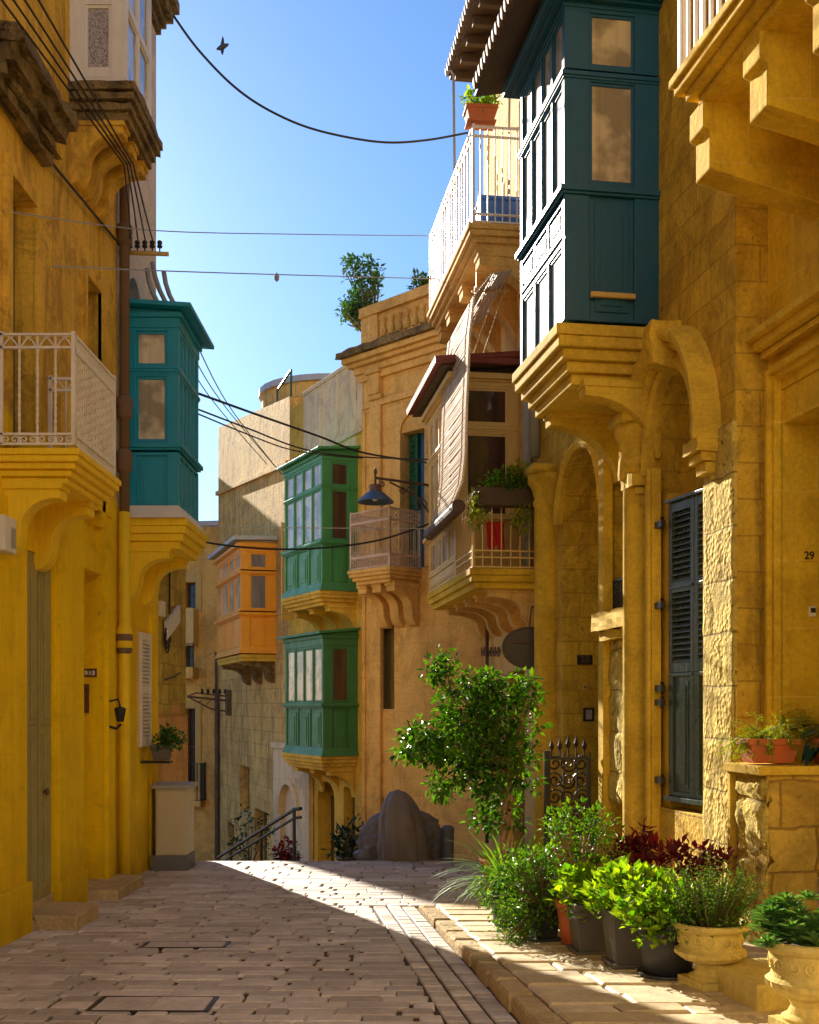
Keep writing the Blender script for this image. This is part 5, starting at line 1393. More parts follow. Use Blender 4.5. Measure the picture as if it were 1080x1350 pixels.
# pot on a bracket, left wall; planter and pot on the balconies
cc = FL.P(14.05, .24, FL.Z(1003, 14.0)); t = thing('wall_planter', 'grey pot with dark green plant on a bracket under the white shutter', 'plant', cc); pot_square(t, cc, .11, .09, .2, M_POTG, 0, saucer=False)
m = MB(); m.box(FL.M, 13.95, 14.15, 0, .36, cc.z - .03, cc.z - .003); m.build('bracket', M_IRON, t)
bush(cc + Vector((0, 0, .18)), cc + Vector((.06, .05, .26)), (.20, .24, .13), 36, 10, .06, .04, L_FIG, t, clump_r=.06)
cc = FC.P(-.02, .50, 4.28); t = thing('balcony_planter', 'long dark brown planter of trailing yellow-green plants on the lower balcony rail', 'plant', cc)
m = MB(); m.box(FC.M, -.20, .0, .05, .93, 4.22, 4.46); m.build('trough', M_SOFF, t, bevel=.012)
bush(FC.P(-.1, .45, 4.44), FC.P(-.1, .45, 4.54), (.40, .16, .16), 60, 10, .07, .028, L_HERB, t, clump_r=.07)
bush(FC.P(-.1, .35, 4.44), FC.P(-.1, .30, 4.66), (.22, .12, .16), 26, 10, .075, .03, L_YEL, t, clump_r=.06, name='bright_foliage', sname='bright_stems')
for (n_, z_, rz) in ((.92, 4.15, .28), (.33, 4.05, .20)): bush(FC.P(-.18, n_, 4.40), FC.P(-.22, n_, z_), (.14, .12, rz), 22, 9, .075, .03, L_YEL, t, clump_r=.05, name='trailing_foliage', stems=False, up=-.5)
cc = FC.P(.10, .80, 9.33); t = thing('balcony_pot', 'terracotta pot with bright green plant on the corner of the upper balcony rail', 'plant', cc); pot_square(t, cc, .20, .16, .22, M_TERRA, .1, saucer=True, dk=.7)
bush(cc + Vector((0, 0, .2)), cc + Vector((0, 0, .30)), (.26, .2, .15), 44, 10, .07, .04, L_LIME, t, clump_r=.06)

# greenery and covered scooters beyond the crest
for (px, py, Y, sz, lm, lab) in ((461, 1112, 18.2, .34, L_DARK, 'dark broad-leaved plant by the arched door beyond the crest'), (378, 1126, 18.6, .20, L_RED, 'small reddish plant at the foot of the pale porch'), (330, 1100, 22.0, .5, L_DARK, 'thin twiggy plant below the small green window beyond the crest')):
    cc = at(px, py, Y); cc.z = gz(Y); t = thing('potted_plant', lab, 'plant', cc); hh = at(px, py, Y).z - gz(Y); pot_round(t, cc, .2, .15, max(.3, hh - .6), M_POTG)
    bush(cc + Vector((0, 0, max(.25, hh - .65))), cc + Vector((0, 0, hh)), (sz, sz, sz), 40 if sz > .4 else 55, 7, .13 if lm is L_DARK and sz < .4 else .07, .05, lm, t, clump_r=.1)
def tarp(label, px, Y, wpx, hpx, lean, seed, squash=.8, crumple=.10, power=2.5, name='covered_scooter', grp='covered scooters'):
    from mathutils import noise as nz
    rx = wpx * Y / FPX / 2; h = hpx * Y / FPX; cx_ = (px - CX) / FPX * Y; z0 = gz(Y); mb = MB(); NA, NZ = 64, 26
    for j in range(NZ + 1):
        tt = j / NZ; prof = max(0, 1 - tt ** power) ** .5 + .01 if j < NZ else 0.0
        for i in range(NA):
            a = 2 * math.pi * i / NA
            f_ = nz.noise(Vector((math.cos(a) * 2.3 + seed, math.sin(a) * 2.3, tt * .8 + seed))) * .13 + nz.noise(Vector((math.cos(a) * 7 + seed, math.sin(a) * 7, tt * 1.2))) * .07 * (1 - tt * .5)
            f_ += nz.noise(Vector((math.cos(a) * 4, math.sin(a) * 4 + tt * 5, tt * 4 + seed))) * .05
            f_ += .07 * math.sin(9 * a + 4 * nz.noise(Vector((math.cos(a) * 2, math.sin(a) * 2, seed + tt)))) * (1 - tt) * (1 - tt * .3)
            f_ += abs(nz.noise(Vector((math.cos(a) * 5 + tt * 2, math.sin(a) * 5, tt * 6 + seed * 2)))) * crumple
            r_ = prof * (1 + f_)
            mb.v.append((cx_ + rx * r_ * math.cos(a) + lean * tt, Y + .5 * r_ * math.sin(a) * squash + .15, z0 + h * tt + .02 * f_))
    for j in range(NZ):
        for i in range(NA): mb.f.append((j * NA + i, j * NA + (i + 1) % NA, (j + 1) * NA + (i + 1) % NA, (j + 1) * NA + i))
    return mb.build(name, M_TARP, None, loc=(cx_, Y, z0), smooth=True, label=label, cat='scooter', group=grp, uv=False)
tarp('scooter under a smooth tall grey tarpaulin, in front of the crumpled one', 533, 15.75, 64, 93, -.10, 1.3)
tarp('scooter under a crumpled dark grey tarpaulin, behind the tall smooth one', 531, 16.4, 108, 72, .0, 7.7, crumple=.34, power=2.8)
bn = thing('waste_bin', 'slim grey bin at the foot of the rusty rain pipe', 'bin', Vector(((590 - CX) / FPX * 16.2, 16.2, gz(16.2))))
m = MB(); m.lathe(Mz(bn.location), [(0, 0), (.085, 0), (.095, .45), (0, .45)], 16); m.build('body', M_CABB, bn, smooth=False)
m = MB(); m.lathe(Mz(bn.location), [(.1, .45), (.1, .48), (.06, .52), (0, .53)], 16); m.build('lid', M_CABB, bn)
# ================================================================== street objects
def text_on(s, M, size, m, parent, name='lettering', depth=.003):
    cu = bpy.data.curves.new(name, 'FONT'); cu.body = s; cu.size = size; cu.align_x = 'CENTER'; cu.align_y = 'CENTER'; cu.extrude = depth; cu.offset = size * .018
    o = bpy.data.objects.new(name, cu); COL.objects.link(o); dg = bpy.context.evaluated_depsgraph_get()
    me = bpy.data.meshes.new_from_object(o.evaluated_get(dg)); bpy.data.objects.remove(o); bpy.data.curves.remove(cu)
    mb = MB(); mb.add([tuple(v.co) for v in me.vertices], [tuple(p.vertices) for p in me.polygons], M); bpy.data.meshes.remove(me)
    return mb.build(name, m, parent, uv=False)
def plate(label, M, w_, h_, s, mp, mt, border=None):
    t = thing('house_number', label, 'number plate', M.translation)
    b = MB(); b.box(M, -w_ / 2, w_ / 2, -h_ / 2, h_ / 2, 0, .012); b.build('plate', mp, t, bevel=.003)
    if border:
        b = MB()
        for a in ((-w_ / 2, w_ / 2, -h_ / 2, -h_ / 2 + .02), (-w_ / 2, w_ / 2, h_ / 2 - .02, h_ / 2), (-w_ / 2, -w_ / 2 + .02, -h_ / 2 + .02, h_ / 2 - .02), (w_ / 2 - .02, w_ / 2, -h_ / 2 + .02, h_ / 2 - .02)): b.box(M, a[0], a[1], a[2], a[3], .010, .018)
        b.build('border', border, t)
    text_on(s, M @ Matrix.Translation((0, 0, .013)), h_ * 1.05 if not border else h_ * .72, mt, t)
    return t
# reveal planes facing the camera: text frame x = away from the wall..., normal towards the camera
def reveal(F, u, px, py):
    tq = (px - CX) / FPX
    # find n so that P(u, n) projects to px
    n = (tq * (F.o.y + u * F.u.y) - (F.o.x + u * F.u.x)) / (F.n.x - tq * F.n.y)
    p = F.P(u, n, 0); p.z = EYE + (HY - py) / FPX * p.y
    return frame(p, -F.n, Vector((0, 0, 1)), -F.u)
plate('house number 29 in dark digits on the smooth reveal beside the deep doorway', reveal(FD, dd['u1'] - .001, 1066, 733), .16, .085, '29', M_D, M_IRON)
plate('dark house number plate 28 inside the far arched doorway, above the intercom', reveal(FA, o3['u1'] - .001, 771, 870), .20, .12, '28', M_IRON, M_RUST)
M_ = reveal(FL, ld2['u1'] - .001, 119, 887); M_ = frame(M_.translation, FL.n, UP, -FL.u)
plate('house number 23 on a white plate in a dark frame, by the left doorway', M_, .15, .09, '23', M_PLASTIC, M_IRON, M_BROWN)
def small(name, label, cat, M, w_, h_, d_, m, extra=None, mx=None, en='button'):
    t = thing(name, label, cat, M.translation)
    b = MB(); b.box(M, -w_ / 2, w_ / 2, -h_ / 2, h_ / 2, 0, d_); b.build('housing', m, t, bevel=min(.006, d_ * .3))
    if extra:
        b = MB(); a, c_, e, f_ = extra; b.box(M, a, c_, e, f_, d_ - .002, d_ + .006); b.build(en, mx, t, bevel=.001)
    return t
small('doorbell', 'small cream doorbell with dark button below the number 29', 'doorbell', reveal(FD, dd['u1'] - .001, 1070.5, 806), .062, .085, .02, M_PLASTIC, (-.02, .02, -.012, .026), M_IRON)
small('intercom', 'dark intercom panel inside the far arched doorway', 'intercom', reveal(FA, o3['u1'] - .001, 775.5, 942), .14, .17, .03, M_IRON, (-.04, .04, -.06, .06), M_GREYM, 'panel')
small('doorbell', 'faint stone-coloured doorbell between the number 28 and the intercom', 'doorbell', reveal(FA, o3['u1'] - .001, 771, 906), .06, .09, .02, M_OCHW, (-.012, .012, -.012, .012), M_RUST)
Ml = reveal(FL, ld2['u1'] - .001, 113.5, 921); Ml = frame(Ml.translation, FL.n, UP, -FL.u)
small('letter_box', 'slim brown wooden letter box by the left doorway', 'letter box', Ml, .075, .31, .06, M_BROWN, (-.03, .03, .08, .10), M_IRON, 'slot')
Mq = frame(FL.P(FL.U(9.5, .1), 0.0, FL.Z(705, FL.U(9.5, .1))), FL.u, UP, FL.n)
t = small('meter_box', 'white plastic meter box on the yellow wall, below the white balcony', 'box', Mq, .26, .28, .13, M_PLASTIC, (.0, .10, -.10, .06), M_GREYM, 'window')
m = MB(); m.tube([FL.P(FL.U(14), .05, FL.Z(684, FL.U(14))), FL.P(FL.U(19), .05, FL.Z(670, FL.U(14))), FL.P(FL.U(23), .06, FL.Z(640, FL.U(14))), FL.P(FL.U(18), .06, FL.Z(612, FL.U(14))), FL.P(FL.U(6), .05, FL.Z(598, FL.U(14)))], .012, 6); m.build('cable', M_OCHW, t, smooth=True)
# iron fittings beside the second left door
t = thing('iron_lantern', 'small black iron wall fitting on the yellow wall beside the rain pipe', 'wall fitting', FL.P(FL.U(142), 0, FL.Z(940, FL.U(142))))
uu = FL.U(139); zz = FL.Z(940, uu)
m = MB(); m.tube([FL.P(uu, .02, zz + .18), FL.P(uu, .02, zz - .2)], .012, 6); m.tube([FL.P(uu, .02, zz + .12), FL.P(uu, .14, zz + .15), FL.P(uu, .16, zz + .08)], .012, 6); m.tube([FL.P(uu, .02, zz - .14), FL.P(uu, .12, zz - .17), FL.P(uu, .17, zz - .12)], .016, 6); m.build('arm', M_IRON, t)
m = MB(); m.lathe(frame(FL.P(uu, .16, zz - .05), FL.u, FL.n), [(0, -.05), (.04, -.04), (.06, .06), (.065, .10), (.02, .12), (0, .13)], 8); m.build('lantern', M_IRON, t)

# electricity cabinet
Yc = 14.3; x0, x1 = (205 - CX) / FPX * Yc, (246 - CX) / FPX * Yc
t = thing('utility_cabinet', 'beige street utility cabinet with grey plinth against the left wall', 'cabinet', Vector(((x0 + x1) / 2, Yc, gz(Yc))))
zb, zt_ = gz(Yc) - .02, EYE + (HY - 1040) / FPX * Yc; zp = EYE + (HY - 1128) / FPX * Yc
m = MB(); m.box(I4, x0 - .05, x1 + .012, Yc - .012, Yc + .52, zb, zp); m.build('plinth', M_CABB, t, bevel=.008)
m = MB(); m.box(I4, x0, x1, Yc, Yc + .5, zp, zt_); m.build('housing', M_CAB, t, bevel=.008)
m = MB(); m.box(I4, x0 + .02, x1 - .02, Yc - .012, Yc - .001, zp + .02, zt_ - .03); d_ = m.build('door', M_CAB, t, bevel=.004)
m = MB(); m.box(I4, x1 - .24, x1 - .18, Yc - .02, Yc - .0115, zp + .12, zp + .17); m.build('latch', M_CAB, d_)
m = MB(); m.prism(I4, [(Yc - .04, zt_ + .002), (Yc + .54, zt_ + .002), (Yc + .54, zt_ + .05), (Yc + .25, zt_ + .075), (Yc - .04, zt_ + .05)], x0 - .04, x1 + .04); m.build('lid', M_GREYM, t, bevel=.006)

for (px, py, w_, d_, lab) in ((245, 1246, .68, .27, 'narrow stone-filled inspection cover set in the setts, farther from the camera'), (203, 1324, .74, .40, 'stone-filled inspection cover set in the setts, nearer to the camera')):
    Yq = 2400.0 / (py - 980); xq = (px - CX) / FPX * Yq; t = thing('inspection_cover', lab, 'drain cover', Vector((xq, Yq, gz(Yq))), 'inspection covers in the road')
    zf = lambda yy: gz(yy) + .007
    m = MB()
    for (a, b, c, d) in ((-w_ / 2, w_ / 2, -d_ / 2, -d_ / 2 + .02), (-w_ / 2, w_ / 2, d_ / 2 - .02, d_ / 2), (-w_ / 2, -w_ / 2 + .03, -d_ / 2 + .02, d_ / 2 - .02), (w_ / 2 - .03, w_ / 2, -d_ / 2 + .02, d_ / 2 - .02)):
        block(m, [(xq + a, Yq + c), (xq + b, Yq + c), (xq + b, Yq + d), (xq + a, Yq + d)], zf, ch=.003, tilt=0)
    m.build('frame', M_IRON, t)
    m = MB()
    for i in range(2): block(m, [(xq - w_ / 2 + .035 + i * (w_ / 2 - .03), Yq - d_ / 2 + .025), (xq + .0 - .005 + i * (w_ / 2 - .03), Yq - d_ / 2 + .025), (xq - .005 + i * (w_ / 2 - .03), Yq + d_ / 2 - .025), (xq - w_ / 2 + .035 + i * (w_ / 2 - .03), Yq + d_ / 2 - .025)], lambda yy: gz(yy) + .008, ch=.005, tilt=0)
    m.build('lid', M_SETT, t)

# meter boxes and hanging cables at the corner house
uu = FL.U(228, .05); zz = FL.Z(820, uu)
t = thing('cable_box', 'cream junction plates with a coil of dark cable on the corner house wall', 'junction box', FL.P(uu, 0, zz))
m = MB(); Mr = frame(FL.P(uu, .05, zz), (FL.u + Vector((0, 0, .35))).normalized(), Vector((0, 0, 1)), FL.n)
for k in range(2): m.box(Mr, -.45 + .47 * k, -.02 + .47 * k, -.12, .12, -.03, .02)
m.build('plate', M_PLASTIC, t, bevel=.006)
m = MB(); m.box(FL.M, uu - .8, uu - .6, .0, .08, zz + .02, zz + .22); m.build('housing', M_PLASTIC, t, bevel=.01)
m = MB(); m.tube(spiral(FL.P(uu - .35, .05, zz - .28), FL.u, UP, .2, 3, 40), .012, 5); m.tube([FL.P(uu - .1, .03, zz + .9), FL.P(uu - .12, .03, zz + .1)], .014, 5); m.tube([FL.P(uu - .4, .03, zz - .8), FL.P(uu + .1, .04, zz - .75), FL.P(uu + .6, .03, zz - .68)], .012, 5); m.build('cable', M_CABLE, t)

# hanging oval sign seen from behind
Ys = 15.05; cs = at(698, 854, Ys); t = thing('hanging_sign', 'dark oval sign hanging from a chain beside the stone column', 'sign', cs)
Mo = frame(cs, Vector((1, .08, 0)).normalized(), UP, Vector((.08, -1, 0)).normalized())
m = MB(); N = 40; rx, ry = .36, .265
for z0_ in (-.03, .03): m.v += [tuple(Mo @ Vector((rx * math.cos(6.2832 * i / N), ry * math.sin(6.2832 * i / N), z0_))) for i in range(N)]
m.f += [tuple(range(N)), tuple(range(N, 2 * N))] + [(i, (i + 1) % N, N + (i + 1) % N, N + i) for i in range(N)]
m.build('board', M_SIGN, t, bevel=.006)
m = MB(); m.tube([Mo @ Vector((rx * math.cos(6.2832 * i / N), ry * math.sin(6.2832 * i / N), .03)) for i in range(N + 1)], .016, 6); m.box(Mo, -.28, .34, .06, .085, .03, .05); m.box(Mo, -.28, -.255, -.16, .06, .03, .045); m.build('frame', M_RUST, t)
m = MB(); m.tube([Mo @ Vector((0, ry, 0)), at(701, 800, Ys)], .010, 5); m.tube([Mo @ Vector((.30, .16, 0)), Mo @ Vector((.6, .28, .0))], .02, 5); m.tube([at(701, 800, Ys), at(701, 800, Ys) + Vector((.7, .1, .05))], .014, 5); m.build('chain', M_RUST, t)
# wrought scroll strip on the wall behind the sign
t = MB(); uu0 = FC.U(660); 
for i in range(7): t.tube(spiral(FC.P(uu0 + i * .27, .03, FC.Z(858, uu0 + i * .27)), FC.u, UP, .10, 1.5, 16, 3.14 * (i % 2), 1 if i % 2 else -1), .010, 4)
t.tube([FC.P(uu0 - .15, .03, FC.Z(858, uu0)), FC.P(uu0 + 1.9, .03, FC.Z(861, uu0 + 1.8))], .008, 4)
t.build('iron_scroll', M_RUST, None, loc=FC.P(uu0, 0, FC.Z(858, uu0)), label='small rusty iron scroll strip on the wall left of the oval sign', cat='ironwork')

# iron gate, open against the doorway
gp0 = FA.P(FA.U(722, .55), .55, 0); t = thing('garden_gate', 'black wrought iron gate with scrolls and finials standing open at the far arched doorway', 'gate', Vector((gp0.x, gp0.y, gz(gp0.y))))
gp1 = FA.P(FA.U(776, .10), .10, 0); ga = (gp1 - gp0); gw = ga.length; ga.normalize(); gzb = gz(gp0.y) + .05; gzt = EYE + (HY - 992) / FPX * gp0.y
gq = Vector((ga.y, -ga.x, 0)); Mg = frame(Vector((gp0.x, gp0.y, 0)), ga, gq)
m = MB(); m.box(Mg, -.04, .03, -.035, .035, gzb - .1, gzt + .02); m.box(Mg, gw - .03, gw + .02, -.03, .03, gzb - .1, gzt - .1)
for z in (gzb + .05, gzt - .08, gzb + .55): m.box(Mg, 0, gw, -.012, .012, z, z + .028)
m.build('frame', M_IRON, t)
m = MB(); G = lambda a, c: Mg @ Vector((a, 0, c))
for i in range(3):
    cx_ = gw * (.18 + .32 * i)
    for j in range(4):
        zc = gzb + .75 + j * .19
        if zc > gzt - .1: break
        m.tube(spiral(G(cx_, zc), ga, UP, .10, 1.6, 22, 0 if j % 2 else 3.14, 1 if (i + j) % 2 else -1), .011, 5)
    m.tube([G(cx_ + .1, gzb), G(cx_ + .1, gzt)], .011, 5)
m.build('scrollwork', M_IRON, t)
m = MB()
for i in range(5):
    a = gw * (.1 + .2 * i); hh = .10 + .10 * math.exp(-((i - 2.6) ** 2))
    m.tube([G(a, gzt - .06), G(a, gzt + hh)], .010, 5)
    m.lathe(frame(G(a, gzt + hh * .4), ga, gq), [(0, -.03), (.022, 0), (.03, .03), (.012, .08), (0, .13)], 8)
m.build('finial', M_IRON, t)

# street lamp on a scrolled bracket
ua = FB.U(568); pa0 = FB.P(ua, .02, FB.Z(640, ua)); Yl = pa0.y - .55; pl = at(495, 640, Yl); pl.z = pa0.z + .02
t = thing('street_lamp', 'blue-grey enamel street lamp on a scrolled iron bracket beside the lacy balcony', 'street lamp', pa0)
ax = (pl - pa0).normalized(); m = MB(); m.tube([pa0, pl], .022, 8); m.tube([pa0 + Vector((0, 0, -.5)), pa0 + ax * .25 + Vector((0, 0, -.22)), pa0 + ax * .8 + Vector((0, 0, -.04))], .016, 6); m.box(frame(pa0, FB.u, FB.n), -.04, .04, -.03, .02, -.65, .12)
for k, (d, r_) in enumerate(((.16, .12), (.36, .10), (.54, .07))): m.tube(spiral(pa0 + ax * d + Vector((0, 0, -.14 if k else -.33)), ax, UP, r_, 1.5, 20, 0, 1 if k % 2 else -1), .012, 5)
m.tube(spiral(pa0 + ax * .95 + Vector((0, 0, -.08)), ax, UP, .07, 1.4, 18, 1.57, -1), .012, 5)
m.build('bracket', M_RUST, t)
m = MB(); m.tube([pl + Vector((0, 0, .12)), pl + Vector((0, 0, -.12))], .02, 8); m.lathe(Mz(pl), [(.10, -.12), (.10, -.24), (.13, -.26)], 20); m.lathe(Mz(pl), [(.0, .2), (.02, .14), (.035, .1), (.02, .06), (0, .04)], 8); m.build('stem', M_RUST, t, smooth=True)
m = MB(); m.lathe(Mz(pl), [(.12, -.24), (.17, -.27), (.31, -.40), (.315, -.415), (.16, -.29), (.10, -.27)], 28); m.build('shade', M_LAMP, t, smooth=False)
m = MB(); m.lathe(Mz(pl), [(0, -.40), (.05, -.38), (.055, -.32), (.03, -.27)], 14); m.build('bulb', M_PLASTIC, t, smooth=True)
# old wall bracket with insulators on the weathered house
ub_ = FY.U(303); pb = FY.P(ub_, .02, FY.Z(924, ub_)); t = thing('wall_bracket', 'rusty triangular iron bracket with a row of insulators, left of the lower green balcony', 'cable bracket', pb)
m = MB(); e_ = pb + FY.n * 1.15 + Vector((0, 0, .12)); m.tube([pb, e_], .03, 6); m.tube([pb + Vector((0, 0, .12)), pb + FY.n * .9 + Vector((0, 0, .22)), e_], .02, 6); m.tube([pb + Vector((0, 0, -.3)), pb + FY.n * .5 + Vector((0, 0, -.22)), e_], .022, 6); m.box(frame(pb, FY.u, FY.n), -.3, .02, -.02, .10, -.4, .3)
for k in (.25, .5, .75): m.tube([pb + FY.n * k + Vector((0, 0, .02)), pb + FY.n * (k + .12) + Vector((0, 0, -.2 + .2 * k))], .014, 5)
m.build('arm', M_RUST, t)
for k in range(5):
    m = MB(); m.lathe(Mz(pb + FY.n * (.1 + .16 * k) + Vector((0, 0, .2))), [(.03, 0), (.05, .04), (.03, .07), (.045, .1), (0, .14)], 8); m.build('insulator', M_CABLE, t)
# stair handrail going down beyond the crest
t = thing('stair_handrail', 'black double iron handrail descending beyond the crest', 'handrail', Vector((-1.7, 17, gz(17))))
h0 = at(397, 1066, 16.9); h1 = at(388, 1067, 17.0); h2 = at(288, 1130, 21.2); m = MB()
m.tube([h0, h1, h2], .028, 8); m.tube([h0 + Vector((0, 0, -.13)), h1 + Vector((0, 0, -.13)), h2 + Vector((0, 0, -.13))], .022, 8); m.build('rail', M_IRON, t)
for f_ in (.0, .38, .8):
    p = h1.lerp(h2, f_); m = MB(); m.tube([p, Vector((p.x, p.y, gz(p.y) - .05))], .026, 6); m.build('post', M_IRON, t)

M_CANE = paint('woven_cane', (.62, .47, .32), .6, .6, wearcol=(.34, .22, .12))
# woven roller blind draped over the cream balcony
n0 = .97; ub0, ub1 = FC.U(621, n0), FC.U(585, n0); zt1 = 6.65
t = thing('roller_blind', 'pale woven cane blind draped over the side of the cream balcony', 'blind', FC.P(ub0, n0, 4.2))
m = MB(); prof = [(n0 - .55, 7.35), (n0 - .28, 7.28), (n0 - .06, 7.0), (n0 - .0, 6.5), (n0 + .04, 5.6), (n0 + .06, 4.9), (n0 + .10, 4.55), (n0 + .20, 4.30)]
slat = []
for i in range(len(prof) - 1):
    (a, b), (c_, d) = prof[i], prof[i + 1]; k = max(1, int(math.hypot(a - c_, b - d) / .034))
    slat += [(a + (c_ - a) * j / k, b + (d - b) * j / k) for j in range(k)]
for i, (n_, z_) in enumerate(slat): m.tube([FC.P(ub0 + rnd.uniform(-.01, .01), n_, z_), FC.P((ub0 + ub1) / 2, n_ + rnd.uniform(-.012, .012), z_ - rnd.uniform(0, .02)), FC.P(ub1 + rnd.uniform(-.01, .01), n_, z_ + rnd.uniform(-.008, .008))], .0125, 5)
m.build('slats', M_CANE, t)
m = MB()
for u in (ub0 + .02, ub0 + .3, ub1 - .3, ub1 - .02): m.tube([FC.P(u, a + .016, b) for a, b in prof], .006, 4)
m.build('cords', M_OCHW, t)
m = MB(); cz = FC.P(0, n0 + .16, 4.16)
m.tube([FC.P(ub0 - .05, n0 + .17, 4.20), FC.P(ub1 + .3, n0 + .17, 4.20)], .09, 12); m.tube(spiral(FC.P(ub0 - .06, n0 + .17, 4.20), FC.n, UP, .09, 3, 40), .008, 4); m.build('rolled_end', M_RUST, t)
# pulleys with clothes lines under the upper balcony
t = thing('clothes_line', 'white clothes line cords over four pulleys beneath the upper balcony', 'clothes line', at(646, 385, 15.6))
m = MB(); m2 = MB()
for i, px in enumerate((628, 641, 654, 665)):
    q = at(px, 383, 15.6); m2.lathe(frame(q, Vector((0, 0, 1)), Vector((0, 1, 0)), Vector((1, 0, 0))), [(.02, -.025), (.055, -.025), (.035, 0), (.055, .025), (.02, .025)], 14)
    m.tube([q, at(px + 6 - 2 * i, 150 + 30 * i, 15.35)], .009, 5); m.tube([q, at(px - 36 + 2 * i, 474, 16.6)], .013, 5)
m2.tube([at(622, 384, 15.6), at(672, 384, 15.6)], .014, 6)
m.build('cord', M_CREAM, t); m2.build('pulleys', M_CREAM, t)
# storage tub, washing, pole
Mt = frame(FC.P(.45, .45, 8.04), FC.u, FC.n); m = MB(); m.box(Mt, -.2, .2, -.3, .3, 0, .42); m.box(Mt, -.22, .22, -.32, .32, .38, .44); m.box(Mt, -.225, .225, -.02, .02, 0, .38)
m.build('storage_tub', M_BLUE, None, loc=Mt.translation, bevel=.02, label='blue plastic tub on the floor of the upper balcony', cat='tub')
m = MB(); NXX = 14
for j in range(10):
    for i in range(NXX): m.v.append(tuple(FC.P(.16 + .03 * math.sin(i * 1.1 + j * .5), .46 + .24 * i / (NXX - 1), 4.06 - .04 * j - .05 * math.sin(i * .8) * j / 9)))
for j in range(9):
    for i in range(NXX - 1): m.f.append((j * NXX + i, j * NXX + i + 1, (j + 1) * NXX + i + 1, (j + 1) * NXX + i))
o_ = m.build('washing', M_RED, None, loc=FC.P(.16, .5, 3.6), label='red cloth hung inside the lower balcony railing', cat='cloth', smooth=True); sm = o_.modifiers.new('thick', 'SOLIDIFY'); sm.thickness = .006
pq = at(600, 230, 18.7); pt_ = at(598, 98, 18.7)
m = MB(); m.tube([pq + Vector((0, 0, -.35)), pt_, pt_ + Vector((-.04, 0, .06)), pt_ + Vector((-.10, 0, .04)), pt_ + Vector((-.1, 0, -.02))], .022, 6); m.tube([pt_, pt_ + Vector((.5, .1, -.04))], .014, 5); m.build('flag_pole', M_GREYM, None, loc=pq, label='thin grey hooked pole at the far end of the upper balcony', cat='pole')
# conduits on the teal balcony roof
t = thing('conduit_pipes', 'three bent grey conduit pipes rising from the teal balcony roof', 'pipes', FL.P(13.6, .3, 6.2))
for (xa, ya, xb, yb, n_, u_) in ((217, 414, 194, 354, .28, 13.5), (228, 415, 201, 346, .40, 13.6), (239, 416, 216, 358, .50, 13.8)):
    Yb = FL.P(u_, 0, 0).y; p0_, p1_ = at(xb, yb, Yb), at(xa, ya, Yb); m = MB(); mid = p0_.lerp(p1_, .5) + Vector((-.035, 0, -.02)); m.tube([p0_, p0_.lerp(mid, .5) + Vector((-.012, 0, 0)), mid, mid.lerp(p1_, .5) + Vector((-.006, 0, 0)), p1_], .030, 8); m.build('pipe', M_GREYM, t, smooth=True)

# ------------------------------------------------------------------ cables
def spline(P, n=10):
    out = []
    for i in range(len(P) - 1):
        p0, p1, p2, p3 = P[max(i - 1, 0)], P[i], P[i + 1], P[min(i + 2, len(P) - 1)]
        for k in range(n):
            t_ = k / n; out.append(.5 * ((2 * p1) + (p2 - p0) * t_ + (2 * p0 - 5 * p1 + 4 * p2 - p3) * t_ ** 2 + (3 * p1 - p0 - 3 * p2 + p3) * t_ ** 3))
    return out + [P[-1]]
def cable(label, pts, r, m=None, bead=None, cat='cable'):
    P = [at(*p) for p in pts]; b = MB(); b.tube(spline(P), r, 5)
    if bead: b.lathe(Mz(at(*bead)), [(0, -.06), (.03, -.03), (.035, .02), (.01, .06), (0, .07)], 8)
    return b.build('overhead_cable', m or M_CABLE, None, loc=P[0], label=label, cat=cat, group='cables strung across the street', uv=False)
cable('thick black cable sagging across the sky from the pale house cornice', [(227, 18, 14.95), (262, 66, 15.1), (310, 115, 15.4), (360, 148, 15.8), (420, 172, 16.3), (500, 187, 17.0), (560, 185, 17.6), (622, 174, 18.2)], .017)
cable('upper of the two thin straight wires crossing the sky', [(2, 278, 9.2), (205, 304, 12.9), (400, 309, 15.5), (578, 311, 18.0)], .0065, M_GREYM)
cable('lower of the two thin straight wires crossing the sky, with a hanging bead', [(68, 351, 10.5), (210, 357, 12.9), (365, 362, 15.0), (585, 368, 18.2)], .0075, M_GREYM, bead=(365, 366, 15.0))
cable('thickest black cable from the teal balcony down across the green balcony roof', [(262, 519, 14.5), (340, 547, 16.5), (420, 575, 18.6), (480, 597, 19.6), (570, 611, 19.4)], .018)
cable('black cable just under the thickest one, running level to the baroque house', [(262, 540, 14.5), (330, 566, 16.5), (400, 592, 18.5), (470, 602, 19.8), (572, 606, 19.3)], .013)
cable('thin black cable, lowest of the three from the teal balcony side', [(262, 546, 14.5), (320, 570, 16.5), (380, 592, 18.5), (430, 600, 19.6), (478, 604, 20.3)], .011)
cable('black cable sagging in front of the orange balcony roof', [(240, 708, 16.6), (290, 718, 17.2), (360, 724, 18.0), (430, 722, 18.6), (500, 712, 19.0), (568, 690, 19.0)], .016)
cable('pale thin wire crossing level in front of the upper green balcony', [(262, 695, 14.5), (400, 696, 16.5), (572, 697, 18.6)], .006, M_CABLEG)
for k, (a, b, lab) in enumerate((((205, 395, 14.0), (352, 612, 25.5), 'nearest wall'), ((218, 395, 14.1), (362, 614, 25.2), 'middle'), ((240, 410, 14.2), (372, 626, 24.8), 'outermost'))):
    cable('thin wire slanting from the conduit pipes down to the weathered house, ' + lab + ' one', [a, ((a[0] + b[0]) / 2 - 6, (a[1] + b[1]) / 2 + 14, (a[2] + b[2]) / 2), b], .009)
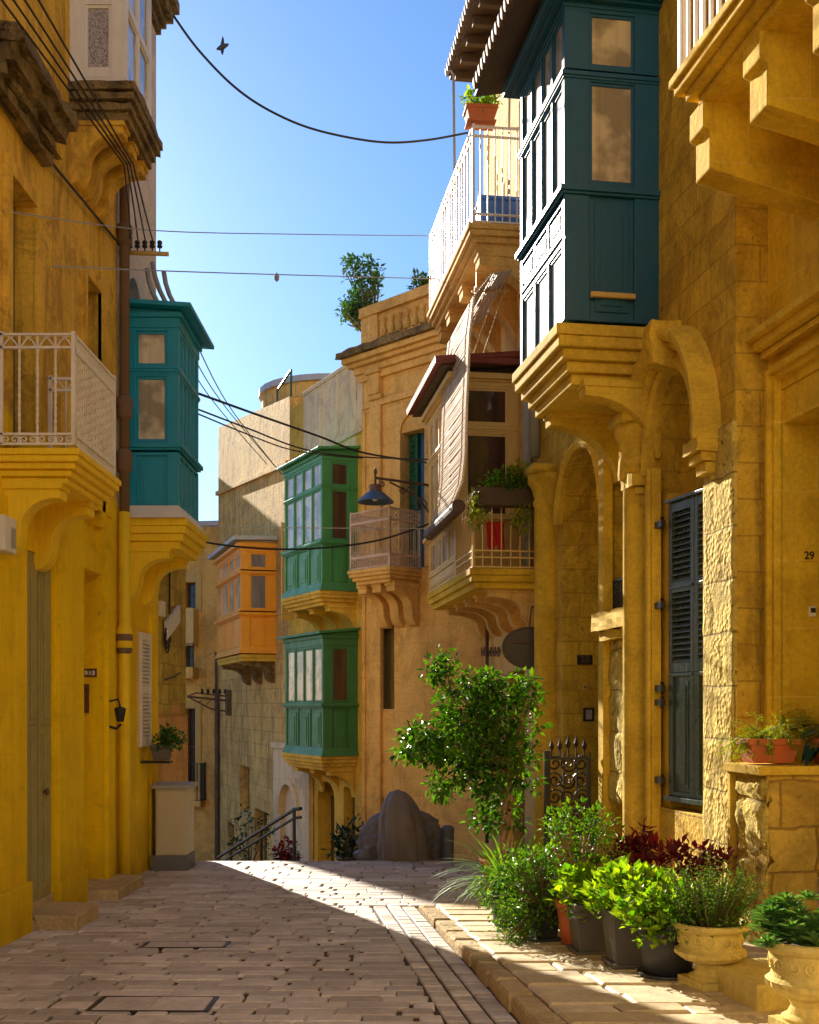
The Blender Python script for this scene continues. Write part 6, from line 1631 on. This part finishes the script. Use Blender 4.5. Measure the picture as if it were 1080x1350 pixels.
for k, (n_, z_, lab) in enumerate(((.10, 6.98, 'closest to the wall'), (.20, 6.99, 'second from the wall'), (.30, 7.0, 'third from the wall'), (.42, 7.02, 'farthest from the wall'))):
    b = MB(); e_ = FL.P(pu0 + .08, .13 + .085 * k, arm_z + .11); P = [FL.P(2.0, n_, z_), FL.P(7.5, n_ + .06, z_ - .12), FL.P(11.0, .54 + .03 * k, 6.83), FL.P(12.0, .34 + .055 * k, 6.83), e_]; b.tube(P, .009, 5)
    b.build('overhead_cable', M_CABLE, None, loc=e_, label='black wire along the yellow house up to the insulators, ' + lab, cat='cable', group='wires along the left wall', uv=False)
m = MB(); m.tube(spline([FL.P(7.0, .06, 6.2), FL.P(9.5, .05, 6.45), FL.P(12.7, .06, 6.75)]), .014, 5); m.build('wall_cable', M_CABLE, None, loc=FL.P(12.7, 0, 6.75), label='dark cable clipped on the ochre wall beneath the white enclosed balcony', cat='cable', uv=False)
# bird
pb = at(293, 62, 22); t = MB()
t.lathe(frame(pb, Vector((0, 0, 1)), Vector((.45, .9, 0)).normalized(), Vector((.9, -.45, .1)).normalized()), [(0, -.13), (.02, -.12), (.045, -.04), (.05, .03), (.035, .09), (.028, .12), (.012, .15), (0, .17)], 10)
for sg in (-1, 1):
    k = len(t.v); d_ = Vector((.2, .3 * sg, .9 if sg > 0 else -.55)).normalized(); f_ = Vector((.9, -.45, .1)).normalized()
    for q, (l, c_) in enumerate(((0, .09), (.10, .085), (.2, .055), (.28, .008))):
        a_ = pb + d_ * l + Vector((-.02 * q, 0, 0))
        t.v += [tuple(a_ + f_ * c_ * .5 + Vector((0, .004, 0))), tuple(a_ - f_ * c_ * .5 + Vector((0, .004, 0))), tuple(a_ - f_ * c_ * .5 - Vector((0, .004, 0))), tuple(a_ + f_ * c_ * .5 - Vector((0, .004, 0)))]
    for q in range(3):
        for j in range(4): t.f.append((k + q * 4 + j, k + q * 4 + (j + 1) % 4, k + q * 4 + 4 + (j + 1) % 4, k + q * 4 + 4 + j))
t.build('bird', paint('dark_feathers', (.05, .045, .05), .7, .2, grain=False), None, loc=pb, label='small dark bird flying below the thick sagging cable', cat='bird', uv=False)
